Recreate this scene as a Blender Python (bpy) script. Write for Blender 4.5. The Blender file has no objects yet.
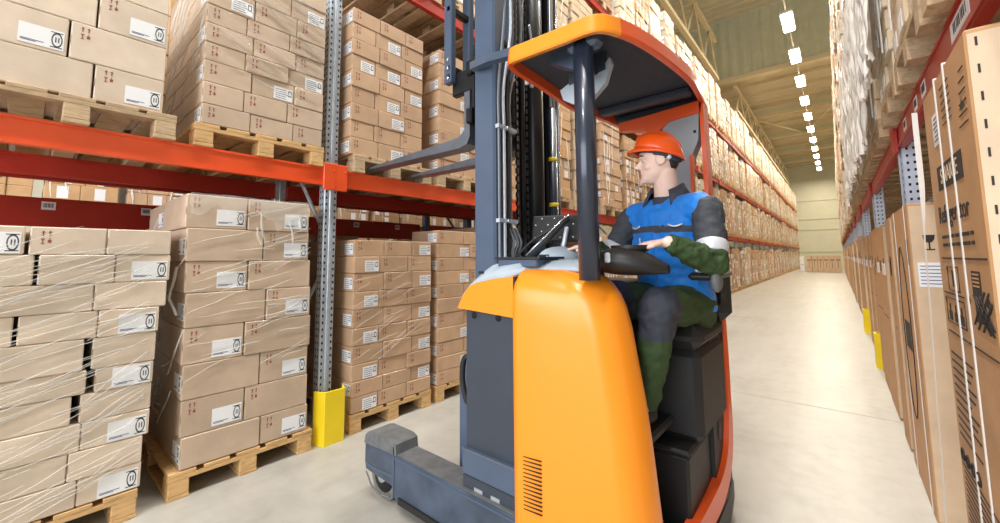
import bpy, bmesh, math, random
import numpy as np
from mathutils import Vector, Matrix, noise
random.seed(11)
PI = math.pi
sc = bpy.context.scene
col = sc.collection
WORK = bpy.data.scenes.new('work')            # scratch scene in which shapes are fused; removed at the end

# ------------------------------------------------------------------ materials
def lin(c):
    return tuple(((v/255)/12.92 if v/255 <= .04045 else ((v/255+.055)/1.055)**2.4) for v in c) + (1,)

def new_mat(name):
    m = bpy.data.materials.new(name); m.use_nodes = True
    nt = m.node_tree
    return m, nt, nt.nodes, nt.links, nt.nodes['Principled BSDF']

def ramp(nodes, stops):
    r = nodes.new('ShaderNodeValToRGB')
    els = r.color_ramp.elements
    els[0].position, els[0].color = stops[0]
    els[1].position, els[1].color = stops[-1]
    for p, c in stops[1:-1]:
        e = els.new(p); e.color = c
    return r

def mat(name, rgb, rough=.5, metal=0, nscale=0, namt=.12, bump=0, coat=0, coat_rough=.1, vary=0, stretch=(1, 1, 1), spec=.5, sheen=0):
    """plain surface colour with optional mottling, per-object variation and bump"""
    m, nt, N, L, b = new_mat(name)
    b.inputs['Base Color'].default_value = lin(rgb)
    b.inputs['Roughness'].default_value = rough
    b.inputs['Metallic'].default_value = metal
    b.inputs['Coat Weight'].default_value = coat
    b.inputs['Coat Roughness'].default_value = coat_rough
    b.inputs['Specular IOR Level'].default_value = spec
    if sheen: b.inputs['Sheen Weight'].default_value = sheen
    if nscale:
        tc = N.new('ShaderNodeTexCoord'); mp = N.new('ShaderNodeMapping')
        mp.inputs['Scale'].default_value = stretch
        L.new(tc.outputs['Object'], mp.inputs['Vector'])
        n = N.new('ShaderNodeTexNoise'); n.inputs['Scale'].default_value = nscale
        n.inputs['Detail'].default_value = 5
        L.new(mp.outputs[0], n.inputs['Vector'])
        lo = tuple(max(0, v*(1-namt)) for v in lin(rgb)[:3])+(1,); hi = tuple(min(1, v*(1+namt)) for v in lin(rgb)[:3])+(1,)
        r = ramp(N, [(.3, lo), (.7, hi)])
        L.new(n.outputs['Fac'], r.inputs['Fac'])
        out = r.outputs['Color']
        if vary:
            oi = N.new('ShaderNodeObjectInfo'); hs = N.new('ShaderNodeHueSaturation')
            mr = N.new('ShaderNodeMapRange')
            mr.inputs['To Min'].default_value = 1-vary; mr.inputs['To Max'].default_value = 1+vary
            L.new(oi.outputs['Random'], mr.inputs['Value']); L.new(mr.outputs[0], hs.inputs['Value'])
            L.new(out, hs.inputs['Color']); out = hs.outputs['Color']
        L.new(out, b.inputs['Base Color'])
        if bump:
            bp = N.new('ShaderNodeBump'); bp.inputs['Strength'].default_value = bump
            bp.inputs['Distance'].default_value = .01
            L.new(n.outputs['Fac'], bp.inputs['Height']); L.new(bp.outputs[0], b.inputs['Normal'])
    return m

def carton_mat(name, rgb, coat, vary=.09):
    """corrugated board under taut stretch film: fine flutes and a glossy, creased clear coat"""
    m, nt, N, L, b = new_mat(name)
    tc = N.new('ShaderNodeTexCoord')
    geo = N.new('ShaderNodeNewGeometry')
    n = N.new('ShaderNodeTexNoise'); n.inputs['Scale'].default_value = 7; n.inputs['Detail'].default_value = 6
    L.new(geo.outputs['Position'], n.inputs['Vector'])
    base = lin(rgb)
    r = ramp(N, [(.3, tuple(v*.9 for v in base[:3])+(1,)), (.7, tuple(min(1, v*1.08) for v in base[:3])+(1,))])
    L.new(n.outputs['Fac'], r.inputs['Fac'])
    oi = N.new('ShaderNodeObjectInfo'); hs = N.new('ShaderNodeHueSaturation'); mr = N.new('ShaderNodeMapRange')
    mr.inputs['To Min'].default_value = 1-vary; mr.inputs['To Max'].default_value = 1+vary
    L.new(oi.outputs['Random'], mr.inputs['Value']); L.new(mr.outputs[0], hs.inputs['Value'])
    L.new(r.outputs['Color'], hs.inputs['Color']); L.new(hs.outputs['Color'], b.inputs['Base Color'])
    b.inputs['Roughness'].default_value = .62
    # flutes
    mp = N.new('ShaderNodeMapping'); mp.inputs['Scale'].default_value = (3, 3, 160)
    L.new(geo.outputs['Position'], mp.inputs['Vector'])
    f = N.new('ShaderNodeTexNoise'); f.inputs['Scale'].default_value = 1; f.inputs['Detail'].default_value = 2
    L.new(mp.outputs[0], f.inputs['Vector'])
    bp = N.new('ShaderNodeBump'); bp.inputs['Strength'].default_value = .12; bp.inputs['Distance'].default_value = .004
    L.new(f.outputs['Fac'], bp.inputs['Height']); L.new(bp.outputs[0], b.inputs['Normal'])
    if coat:
        b.inputs['Coat Weight'].default_value = coat; b.inputs['Coat Roughness'].default_value = .16
        mp2 = N.new('ShaderNodeMapping'); mp2.inputs['Rotation'].default_value = (.45, 0, 0); mp2.inputs['Scale'].default_value = (4, 3, 60)
        L.new(geo.outputs['Position'], mp2.inputs['Vector'])
        w = N.new('ShaderNodeTexNoise'); w.inputs['Scale'].default_value = 1; w.inputs['Detail'].default_value = 4; w.inputs['Distortion'].default_value = .6
        L.new(mp2.outputs[0], w.inputs['Vector'])
        b2 = N.new('ShaderNodeBump'); b2.inputs['Strength'].default_value = .55; b2.inputs['Distance'].default_value = .012
        L.new(w.outputs['Fac'], b2.inputs['Height']); L.new(b2.outputs[0], b.inputs['Coat Normal'])
    return m

def wood_mat(name, rgb, vary=.12):
    m, nt, N, L, b = new_mat(name)
    geo = N.new('ShaderNodeNewGeometry'); mp = N.new('ShaderNodeMapping'); mp.inputs['Scale'].default_value = (14, 6, 30)
    L.new(geo.outputs['Position'], mp.inputs['Vector'])
    n = N.new('ShaderNodeTexNoise'); n.inputs['Scale'].default_value = 1.6; n.inputs['Detail'].default_value = 8; n.inputs['Distortion'].default_value = 1.2
    L.new(mp.outputs[0], n.inputs['Vector'])
    base = lin(rgb)
    r = ramp(N, [(.25, tuple(v*.62 for v in base[:3])+(1,)), (.5, base), (.8, tuple(min(1, v*1.2) for v in base[:3])+(1,))])
    L.new(n.outputs['Fac'], r.inputs['Fac'])
    oi = N.new('ShaderNodeObjectInfo'); hs = N.new('ShaderNodeHueSaturation'); mr = N.new('ShaderNodeMapRange')
    mr.inputs['To Min'].default_value = 1-vary; mr.inputs['To Max'].default_value = 1+vary
    L.new(oi.outputs['Random'], mr.inputs['Value']); L.new(mr.outputs[0], hs.inputs['Value'])
    L.new(r.outputs['Color'], hs.inputs['Color']); L.new(hs.outputs['Color'], b.inputs['Base Color'])
    b.inputs['Roughness'].default_value = .75
    return m

def emit_mat(name, rgb, strength):
    m, nt, N, L, b = new_mat(name)
    b.inputs['Base Color'].default_value = (.9, .9, .9, 1)
    b.inputs['Emission Color'].default_value = lin(rgb); b.inputs['Emission Strength'].default_value = strength
    return m

def floor_mat():
    m, nt, N, L, b = new_mat('polished_concrete')
    geo = N.new('ShaderNodeNewGeometry')
    n1 = N.new('ShaderNodeTexNoise'); n1.inputs['Scale'].default_value = .9; n1.inputs['Detail'].default_value = 9; n1.inputs['Roughness'].default_value = .62
    n2 = N.new('ShaderNodeTexNoise'); n2.inputs['Scale'].default_value = 9; n2.inputs['Detail'].default_value = 6
    mp = N.new('ShaderNodeMapping'); mp.inputs['Scale'].default_value = (7, .8, 1)
    L.new(geo.outputs['Position'], mp.inputs['Vector'])
    n3 = N.new('ShaderNodeTexNoise'); n3.inputs['Scale'].default_value = .7; n3.inputs['Detail'].default_value = 6
    L.new(mp.outputs[0], n3.inputs['Vector'])
    L.new(geo.outputs['Position'], n1.inputs['Vector']); L.new(geo.outputs['Position'], n2.inputs['Vector'])
    a = N.new('ShaderNodeMix'); a.inputs['Factor'].default_value = .35
    L.new(n1.outputs['Fac'], a.inputs['A']); L.new(n2.outputs['Fac'], a.inputs['B'])
    c = N.new('ShaderNodeMix'); c.inputs['Factor'].default_value = .3
    L.new(a.outputs['Result'], c.inputs['A']); L.new(n3.outputs['Fac'], c.inputs['B'])
    r = ramp(N, [(.28, lin((142, 139, 132))), (.5, lin((171, 168, 160))), (.72, lin((188, 185, 177)))])
    L.new(c.outputs['Result'], r.inputs['Fac']); L.new(r.outputs['Color'], b.inputs['Base Color'])
    rr = N.new('ShaderNodeMapRange'); rr.inputs['To Min'].default_value = .28; rr.inputs['To Max'].default_value = .5
    L.new(n1.outputs['Fac'], rr.inputs['Value']); L.new(rr.outputs[0], b.inputs['Roughness'])
    b.inputs['Specular IOR Level'].default_value = .35
    bp = N.new('ShaderNodeBump'); bp.inputs['Strength'].default_value = .06; bp.inputs['Distance'].default_value = .01
    L.new(n2.outputs['Fac'], bp.inputs['Height']); L.new(bp.outputs[0], b.inputs['Normal'])
    return m

def film_mat(name, alpha, rgb=(240, 240, 236)):
    m, nt, N, L, b = new_mat(name)
    b.inputs['Base Color'].default_value = lin(rgb)
    b.inputs['Roughness'].default_value = .22
    b.inputs['Alpha'].default_value = alpha
    return m

M = dict(
    floor=floor_mat(),
    carton=carton_mat('cardboard_wrapped', (198, 175, 152), .30),
    carton_pale=carton_mat('cardboard_pale_wrapped', (216, 199, 180), .42),
    carton_warm=carton_mat('cardboard_warm_wrapped', (196, 162, 130), .28),
    carton_far=carton_mat('cardboard_far_wrapped', (192, 154, 112), .5, .2),
    carton_white=carton_mat('cardboard_under_white_film', (212, 192, 162), .6, .2),
    kraft=carton_mat('kraft_board', (196, 150, 104), 0, .07),
    kraft_side=carton_mat('kraft_board_lit', (214, 188, 158), 0, .04),
    wood=wood_mat('pallet_wood', (214, 174, 120)),
    wood_old=wood_mat('pallet_wood_grey', (196, 170, 136)),
    label=mat('label_paper', (240, 242, 246), .45),
    ink=mat('label_ink', (62, 66, 74), .6),
    red_ink=mat('red_print', (148, 74, 66), .7),
    black_ink=mat('black_print', (38, 33, 30), .7),
    green_ink=mat('green_print', (112, 142, 84), .7),
    blue_ink=mat('blue_print', (60, 80, 128), .6),
    film=film_mat('stretch_film', .42),
    film_dense=film_mat('stretch_film_dense', .88, (252, 250, 244)),
    film_thin=film_mat('stretch_film_thin', .26),
    strap=mat('white_strap', (238, 236, 232), .35),
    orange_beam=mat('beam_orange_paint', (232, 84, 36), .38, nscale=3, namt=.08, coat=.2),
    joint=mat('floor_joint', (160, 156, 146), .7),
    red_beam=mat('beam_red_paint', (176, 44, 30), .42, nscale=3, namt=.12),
    steel=mat('galvanised_steel', (196, 206, 218), .36, .3, nscale=30, namt=.1),
    steel_blue=mat('blue_steel', (204, 215, 234), .4, .15, nscale=20, namt=.08),
    hole=mat('punched_hole', (26, 27, 30), .8),
    yellow=mat('guard_yellow', (242, 212, 30), .42, nscale=5, namt=.06),
    t_orange=mat('truck_orange_paint', (252, 150, 28), .34, coat=.35, coat_rough=.22),
    t_orange_shaded=mat('truck_orange_shaded', (238, 92, 36), .32, coat=.4, coat_rough=.18),  # same truck orange, reddened for parts turned from the light
    t_blue=mat('truck_slate_paint', (84, 100, 124), .34, .25, nscale=6, namt=.07, coat=.25),
    t_black=mat('truck_black_plate', (56, 64, 76), .48, nscale=9, namt=.06),
    t_dark=mat('truck_black_plastic', (30, 30, 31), .5),
    t_pillar=mat('truck_pillar_paint', (46, 54, 70), .3, .2, coat=.4),
    t_worn=mat('leg_worn_top', (104, 106, 108), .6, nscale=22, namt=.22, bump=.1),
    t_leg=mat('leg_slate_paint', (72, 84, 102), .42, .1, nscale=9, namt=.28),
    t_grey=mat('hood_pale_grey', (168, 182, 194), .42),
    t_pgrey=mat('pillar_grey', (160, 164, 170), .5),
    mast_dark=mat('mast_black', (33, 33, 36), .34, .3),
    mast_steel=mat('mast_greased_steel', (108, 116, 126), .28, .8),
    fork=mat('fork_steel', (112, 120, 132), .36, .55, nscale=14, namt=.12),
    chrome=mat('chrome_rod', (196, 204, 214), .16, .95),
    rubber=mat('rubber', (36, 36, 38), .7),
    hose=mat('hose_grey', (120, 126, 134), .4, .2),
    tyre=mat('wheel_polyurethane', (150, 150, 148), .5),
    seat=mat('seat_vinyl', (36, 36, 37), .55, nscale=60, namt=.1, bump=.05),
    wall=mat('wall_panel', (230, 226, 204), .6, nscale=1.2, namt=.03),
    bulk=mat('bulkhead_green_sheet', (204, 206, 180), .55, nscale=2, namt=.06),
    roof=mat('roof_deck', (214, 205, 180), .6, nscale=2, namt=.06),
    truss=mat('roof_steel_cream', (222, 208, 172), .5),
    lamp_body=mat('lamp_housing', (214, 214, 208), .4),
    lamp_glow=emit_mat('lamp_diffuser', (255, 240, 214), 26),
    skin=mat('skin', (240, 204, 188), .48, nscale=14, namt=.05),
    lips=mat('lips', (190, 110, 100), .5),
    hair=mat('dark_hair', (44, 34, 28), .6),
    eye_w=mat('eye_white', (214, 204, 196), .4),
    eye_d=mat('eye_iris', (50, 48, 48), .3),
    hat=mat('helmet_orange', (248, 92, 24), .28, coat=.4),
    vest=mat('vest_blue', (0, 120, 214), .62, nscale=18, namt=.1, bump=.12, sheen=.2),
    vest_dark=mat('vest_charcoal', (58, 62, 74), .75, nscale=60, namt=.1, bump=.1),
    sleeve=mat('sleeve_charcoal', (56, 60, 66), .75, nscale=30, namt=.1, bump=.1),
    green=mat('work_green', (48, 70, 34), .78, nscale=24, namt=.16, bump=.18),
    reflect=mat('reflective_band', (206, 210, 216), .35, .2),
    knee=mat('knee_patch', (50, 54, 66), .7, nscale=24, namt=.14, bump=.15),
    boot=mat('boot_leather', (24, 23, 24), .5),
)

# ------------------------------------------------------------------ mesh building
class MB:
    def __init__(s):
        s.v = []; s.f = []; s.mi = []; s.ms = []; s.sm = []
    def mid(s, m):
        if m not in s.ms: s.ms.append(m)
        return s.ms.index(m)
    def add(s, vs, fs, m, smooth=False, T=None):
        k = len(s.v)
        if T is not None: vs = [T @ Vector(v) for v in vs]
        s.v += [tuple(v) for v in vs]
        i = s.mid(m)
        for f in fs:
            s.f.append([k+a for a in f]); s.mi.append(i); s.sm.append(smooth)
        return s
    def box(s, a, b, m, T=None):
        x0, y0, z0 = a; x1, y1, z1 = b
        vs = [(x0, y0, z0), (x1, y0, z0), (x1, y1, z0), (x0, y1, z0), (x0, y0, z1), (x1, y0, z1), (x1, y1, z1), (x0, y1, z1)]
        fs = [(0, 3, 2, 1), (4, 5, 6, 7), (0, 1, 5, 4), (1, 2, 6, 5), (2, 3, 7, 6), (3, 0, 4, 7)]
        return s.add(vs, fs, m, False, T)
    def cbox(s, a, b, m, c=.006, T=None):
        """box with chamfered edges and corners"""
        lo, hi = Vector(a), Vector(b)
        c = min(c, .45*min(hi[i]-lo[i] for i in range(3)))
        vs = {}; L = []
        for sx in (0, 1):
            for sy in (0, 1):
                for sz in (0, 1):
                    sg = (sx, sy, sz)
                    for ax in range(3):
                        p = []
                        for i in range(3):
                            e = hi[i] if sg[i] else lo[i]
                            if i != ax: e += (-c if sg[i] else c)
                            p.append(e)
                        vs[(sg, ax)] = len(L); L.append(tuple(p))
        F = []
        ctr = (lo+hi)/2
        def face(ids):
            P = [Vector(L[i]) for i in ids]
            n = (P[1]-P[0]).cross(P[2]-P[0])
            if n.dot(sum(P, Vector())/len(P)-ctr) < 0: ids = ids[::-1]
            F.append(tuple(ids))
        for ax in range(3):
            o = [i for i in range(3) if i != ax]
            for sd in (0, 1):
                ids = []
                for p, q in ((0, 0), (1, 0), (1, 1), (0, 1)):
                    sg = [0, 0, 0]; sg[ax] = sd; sg[o[0]] = p; sg[o[1]] = q
                    ids.append(vs[(tuple(sg), ax)])
                face(ids)
            for p in (0, 1):
                for q in (0, 1):
                    a0 = [0, 0, 0]; a0[o[0]] = p; a0[o[1]] = q; a1 = list(a0); a1[ax] = 1
                    face([vs[(tuple(a0), o[0])], vs[(tuple(a0), o[1])], vs[(tuple(a1), o[1])], vs[(tuple(a1), o[0])]])
        for sx in (0, 1):
            for sy in (0, 1):
                for sz in (0, 1):
                    face([vs[((sx, sy, sz), a2)] for a2 in range(3)])
        return s.add(L, F, m, False, T)
    def tube(s, pts, r, m, n=10, closed=False, caps=True):
        P = [Vector(p) for p in pts]
        R = r if isinstance(r, (list, tuple)) else [r]*len(P)
        vs = []; fs = []
        up = None
        for i, p in enumerate(P):
            if closed: t = P[(i+1) % len(P)]-P[i-1]
            else: t = P[min(i+1, len(P)-1)]-P[max(i-1, 0)]
            t.normalize()
            if up is None:
                up = Vector((0, 0, 1)) if abs(t.z) < .9 else Vector((1, 0, 0))
            a = t.cross(up)
            if a.length < 1e-5: a = t.orthogonal()
            a.normalize(); b = a.cross(t); up = b
            for k in range(n):
                th = 2*PI*k/n
                vs.append(p+R[i]*(math.cos(th)*a+math.sin(th)*b))
        m_ = len(P)
        for i in range(m_ if closed else m_-1):
            j = (i+1) % m_
            for k in range(n):
                l = (k+1) % n
                fs.append((i*n+k, i*n+l, j*n+l, j*n+k))
        if caps and not closed:
            fs.append(tuple(range(n))[::-1]); fs.append(tuple((m_-1)*n+k for k in range(n)))
        fs = [f[::-1] for f in fs]
        return s.add(vs, fs, m, True)
    def prism(s, poly, axis, a, b, m, smooth=False):
        """polygon in the plane of the two other axes, extruded along axis from a to b"""
        o = [i for i in range(3) if i != axis]
        vs = []
        for e in (a, b):
            for p in poly:
                q = [0, 0, 0]; q[axis] = e; q[o[0]] = p[0]; q[o[1]] = p[1]; vs.append(tuple(q))
        n = len(poly)
        ar = sum(poly[i][0]*poly[(i+1) % n][1]-poly[(i+1) % n][0]*poly[i][1] for i in range(n))
        flip = (ar > 0) ^ (axis == 1)
        if b < a: flip = not flip
        fs = [tuple(range(n)), tuple(range(2*n-1, n-1, -1))]
        for i in range(n):
            j = (i+1) % n
            fs.append((i, n+i, n+j, j))
        if not flip: fs = [f[::-1] for f in fs]
        return s.add(vs, fs, m, smooth)
    def grid(s, rows, m, closed_u=False, smooth=True):
        nr, nc = len(rows), len(rows[0])
        vs = [p for r in rows for p in r]; fs = []
        for i in range(nr-1):
            for j in range(nc if closed_u else nc-1):
                k = (j+1) % nc
                fs.append((i*nc+j, i*nc+k, (i+1)*nc+k, (i+1)*nc+j))
        return s.add(vs, fs, m, smooth)
    def disc_cyl(s, c, axis, r, h, m, n=28):
        c = Vector(c); d = Vector((0, 0, 0)); d[axis] = h/2
        return s.tube([c-d, c+d], r, m, n)
    def ball(s, c, r, m, nu=16, nv=10, T=None):
        rx, ry, rz = r if isinstance(r, (tuple, list)) else (r, r, r)
        vs = []; fs = []
        for i in range(nv+1):
            ph = PI*i/nv
            for j in range(nu):
                th = 2*PI*j/nu
                vs.append((c[0]+rx*math.sin(ph)*math.cos(th), c[1]+ry*math.sin(ph)*math.sin(th), c[2]+rz*math.cos(ph)))
        for i in range(nv):
            for j in range(nu):
                k = (j+1) % nu
                fs.append((i*nu+j, (i+1)*nu+j, (i+1)*nu+k, i*nu+k))
        return s.add(vs, fs, m, True, T)
    def mesh(s, name, off=(0, 0, 0)):
        me = bpy.data.meshes.new(name)
        me.from_pydata([(v[0]-off[0], v[1]-off[1], v[2]-off[2]) for v in s.v], [], s.f)
        for m in s.ms: me.materials.append(M[m] if isinstance(m, str) else m)
        me.polygons.foreach_set('material_index', s.mi)
        me.polygons.foreach_set('use_smooth', s.sm)
        me.update()
        return me
    def lo(s):
        return (sum(v[0] for v in s.v)/len(s.v), sum(v[1] for v in s.v)/len(s.v), min(v[2] for v in s.v))

LOC = {}
def tag(o, label=None, cat=None, group=None, kind=None):
    if label: o['label'] = label
    if cat: o['category'] = cat
    if group: o['group'] = group
    if kind: o['kind'] = kind
    return o
def link(name, me, loc=(0, 0, 0), parent=None):
    o = bpy.data.objects.new(name, me); col.objects.link(o)
    o.location = loc
    if parent: o.parent = parent
    return o
def root(name, loc, label, cat, group=None):
    o = link(name, None, loc); o.empty_display_size = .1
    LOC[o.name] = Vector(loc)
    return tag(o, label, cat, group)
def part(name, mb, parent, label=None, kind=None):
    base = LOC[parent.name]
    o = link(name, mb.mesh(name, base), (0, 0, 0), parent)
    LOC[o.name] = base
    return tag(o, label, None, None, kind)
def single(name, mb, label, cat, group=None, kind=None):
    loc = mb.lo()
    o = link(name, mb.mesh(name, loc), loc)
    LOC[o.name] = Vector(loc)
    return tag(o, label, cat, group, kind)
def struct(name, mb, label):
    o = link(name, mb.mesh(name)); LOC[o.name] = Vector((0, 0, 0))
    return tag(o, label, None, None, 'structure')
def dup(src, loc, label, group=None):
    r = src.copy(); col.objects.link(r); r.location = loc
    r['label'] = label
    if group: r['group'] = group
    for ch in list(src.children):
        c = ch.copy(); col.objects.link(c); c.parent = r
        for g in ch.children:
            d = g.copy(); col.objects.link(d); d.parent = c
    return r
def text_mesh(txt, size, m, T, depth=.0012):
    cu = bpy.data.curves.new('text', 'FONT'); cu.body = txt; cu.size = size; cu.extrude = depth/2
    cu.align_x = 'CENTER'; cu.align_y = 'CENTER'
    o = bpy.data.objects.new('text', cu); WORK.collection.objects.link(o)
    WORK.view_layers[0].update(); dg = WORK.view_layers[0].depsgraph
    me = bpy.data.meshes.new_from_object(o.evaluated_get(dg))
    vs = [v.co.copy() for v in me.vertices]; fs = [tuple(p.vertices) for p in me.polygons]
    bpy.data.objects.remove(o); bpy.data.curves.remove(cu); bpy.data.meshes.remove(me)
    mb = MB(); mb.add(vs, fs, m, False, T)
    return mb
ORD = ['', 'first', 'second', 'third', 'fourth', 'fifth', 'sixth', 'seventh', 'eighth', 'ninth', 'tenth', 'eleventh', 'twelfth',
       'thirteenth', 'fourteenth', 'fifteenth', 'sixteenth', 'seventeenth', 'eighteenth', 'nineteenth', 'twentieth', 'twenty-first',
       'twenty-second', 'twenty-third', 'twenty-fourth', 'twenty-fifth', 'twenty-sixth', 'twenty-seventh', 'twenty-eighth', 'twenty-ninth',
       'thirtieth'] + ['thirty-'+w for w in ('first', 'second', 'third', 'fourth', 'fifth', 'sixth', 'seventh', 'eighth', 'ninth')] + ['fortieth']

# ------------------------------------------------------------------ the hall
mb = MB(); mb.box((-13, -9, -.2), (11, 57.5, 0), 'floor')
for y in (4.6, 10.2, 15.8, 21.4, 27, 32.6):
    mb.box((-2.9, y, 0), (.3, y+.012, .0012), 'joint')
struct('floor', mb, 'pale polished concrete floor of the aisle')
mb = MB(); mb.box((-13, 57.5, 0), (11, 57.8, 15), 'wall')
for z in (1.6, 4.1, 5.3, 7.4):
    mb.box((-13, 57.44, z), (11, 57.5, z+.09), 'bulk')
struct('wall_back', mb, 'cream panelled wall at the far end of the aisle')
mb = MB(); mb.box((-13.3, -9, 0), (-13, 57.5, 15), 'wall'); struct('wall_left', mb, 'cream wall behind the left racks')
mb = MB(); mb.box((11, -9, 0), (11.3, 57.5, 15), 'wall'); struct('wall_right', mb, 'cream wall behind the right racks')
mb = MB(); mb.box((-13, -9, 14.2), (11, 24, 14.5), 'roof')
for i in range(60):
    y = -8.5+i*.54
    mb.box((-13, y, 14.12), (11, y+.12, 14.2), 'roof')
struct('ceiling', mb, 'beige ribbed high roof deck')
mb = MB(); mb.box((-13, 24.12, 11.6), (11, 57.5, 11.9), 'roof')
for i in range(17):
    y = 25.6+i*1.85
    mb.box((-13, y, 11.42), (11, y+.1, 11.6), 'truss')
struct('ceiling_lower', mb, 'beige ribbed lower roof deck')
# corrugated bulkhead between the two roofs
mb = MB()
rows = [[], []]
for i in range(24*8+1):
    x = -13+i*.125
    y = 24+(.05 if i % 4 in (0, 1) else 0)
    rows[0].append((x, y, 10.9)); rows[1].append((x, y, 14.2))
mb.grid(rows, 'bulk', smooth=False)
struct('wall_bulkhead', mb, 'green corrugated bulkhead under the high roof')
mb = MB(); mb.box((-13, 23.9, 10.66), (11, 24.15, 10.9), 'truss'); mb.box((-13, 24.3, 10.75), (11, 24.5, 10.8), 'truss')
struct('trim_1', mb, 'cream steel beam along the bottom of the bulkhead')
for i, y in enumerate((32.1, 38.6, 45, 50)):
    mb = MB(); mb.box((-13, y, 10.75), (11, y+.22, 10.95), 'truss')
    mb.box((-13, y+.04, 10.95), (11, y+.07, 11.25), 'bulk'); mb.box((-13, y, 11.25), (11, y+.22, 11.42), 'truss')
    struct('trim_%d' % (i+2), mb, 'cream cross truss under the lower roof')
mb = MB(); mb.tube([(-4, 32.2, 10.8), (-1.2, 38.7, 10.8)], .06, 'truss', 6); mb.tube([(.4, 32.2, 10.8), (-1.2, 38.7, 10.8)], .06, 'truss', 6)
struct('trim_6', mb, 'cream wind bracing between two cross trusses')
def girder(x, y0, y1, z0, z1, nm, lab):
    mb = MB(); mb.box((x-.08, y0, z0), (x+.08, y1, z0+.16), 'truss'); mb.box((x-.08, y0, z1-.16), (x+.08, y1, z1), 'truss')
    n = int((y1-y0)/2.4)
    for k in range(n):
        a = y0+(y1-y0)*k/n; c = y0+(y1-y0)*(k+1)/n
        mb.tube([(x, a, z0+.1), (x, (a+c)/2, z1-.1), (x, c, z0+.1)], .045, 'truss', 6)
    struct(nm, mb, lab)
girder(-3.7, 3, 20, 9.3, 11.3, 'trim_7', 'cream lattice girder along the left racks')
girder(-3.7, 24.5, 55, 9.1, 10.6, 'trim_8', 'cream lattice girder beyond the bulkhead')
# ceiling lamps on a trunking rail
mb = MB(); mb.box((-.87, -4, 10.02), (-.83, 54, 10.08), 'lamp_body'); single('lamp_rail', mb, 'thin white trunking rail carrying the ceiling lamps', 'rail')
lamp = root('ceiling_lamp', (-.85, 17.7, 9.9), 'warm white ceiling lamp nearest the camera on the rail', 'lamp', 'ceiling lamps on the rail')
mb = MB(); mb.cbox((-1.05, 16.95, 9.93), (-.65, 18.45, 10.02), 'lamp_body', .02); part('housing', mb, lamp)
mb = MB(); mb.cbox((-1.02, 17.0, 9.87), (-.68, 18.4, 9.93), 'lamp_glow', .02); part('diffuser', mb, lamp)
for i in range(1, 11):
    dup(lamp, (-.85, 17.7+3.3*i, 9.9), 'warm white ceiling lamp, %s in the row from the camera' % ORD[i+1], 'ceiling lamps on the rail')

# ------------------------------------------------------------------ pallets and cartons
def label_mb(w, h, style):
    """label in its own plane: x = right, z = up, front face at y = 0 towards -y"""
    mb = MB()
    mb.box((-w/2, -.0015, -h/2), (w/2, 0, h/2), 'label')
    if style == 'round':
        k = 'green_ink' if w < .146 else 'ink'
        cx = w/2-.024; n = 20
        vs = []; fs = []
        for i in range(n):
            t = 2*PI*i/n
            for r in (1, .78):
                vs.append((cx+.019*r*math.cos(t), -.0022, .04*r*math.sin(t)*h/.1))
        for i in range(n):
            j = (i+1) % n
            fs.append((2*i, 2*i+1, 2*j+1, 2*j))
        mb.add(vs, fs, k)
        for d in (-.006, .004):
            mb.box((cx+d, -.0023, -.012), (cx+d+.004, 0, .014), k)
        for zz, l in ((-.030, .5), (-.036, .34)):
            mb.box((-w/2+.008, -.0022, zz), (-w/2+.008+w*l, -.001, zz+.003), 'blue_ink')
        for zz in (.036, -.04):
            mb.box((w/2-.046, -.0022, zz), (w/2-.004, -.001, zz+.004), k)
    else:
        for k in range(5):
            l = random.uniform(.35, .8)
            zz = h/2-.014-k*h*.17
            mb.box((-w/2+.01, -.0022, zz-.003), (-w/2+.01+w*l, -.001, zz), 'ink')
        mb.box((w/2-.03, -.0022, -h*.1), (w/2-.008, -.001, h*.36), 'ink')
        mb.box((w/2-.026, -.0026, -h*.02), (w/2-.012, -.001, h*.28), 'label')
    return mb
def mark_mb():
    """small red handling marks: two arrows, a goblet and an umbrella, in the plane y = 0"""
    mb = MB()
    for dx in (-.016, .006):
        mb.box((dx, -.001, .006), (dx+.004, 0, .022), 'red_ink')
        mb.add([(dx-.005, -.001, .022), (dx+.009, -.001, .022), (dx+.002, -.001, .032)], [(0, 1, 2)], 'red_ink')
    mb.add([(-.022, -.001, -.006), (-.006, -.001, -.006), (-.014, -.001, -.018)], [(0, 2, 1)], 'red_ink')
    mb.box((-.0155, -.001, -.03), (-.0125, 0, -.016), 'red_ink'); mb.box((-.02, -.001, -.032), (-.008, 0, -.029), 'red_ink')
    mb.box((.002, -.001, -.026), (.014, 0, -.012), 'red_ink'); mb.box((.006, -.0011, -.01), (.01, 0, -.004), 'red_ink')
    return mb
LAB = {}
for k, a in dict(A=(.15, .098, 'round'), B=(.155, .1, 'round'), C=(.125, .088, 'text')).items():
    LAB[k] = label_mb(*a)
MARK = mark_mb()
FRONT = Matrix(((0, -1, 0, 0), (1, 0, 0, 0), (0, 0, 1, 0), (0, 0, 0, 1)))      # label plane turned to face +X, its right towards +Y
SIDE = Matrix.Identity(4)
_cache = {}
def child_from(mb, name, parent, T, label=None):
    key = (id(mb), tuple(round(v, 4) for r in T.to_3x3() for v in r))
    if key not in _cache:
        m2 = MB(); m2.v = [tuple(T.to_3x3() @ Vector(v)) for v in mb.v]; m2.f = mb.f; m2.mi = mb.mi; m2.ms = mb.ms; m2.sm = mb.sm
        _cache[key] = m2.mesh(name)
    o = link(name, _cache[key], T.translation, parent)
    return tag(o, label)

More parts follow.
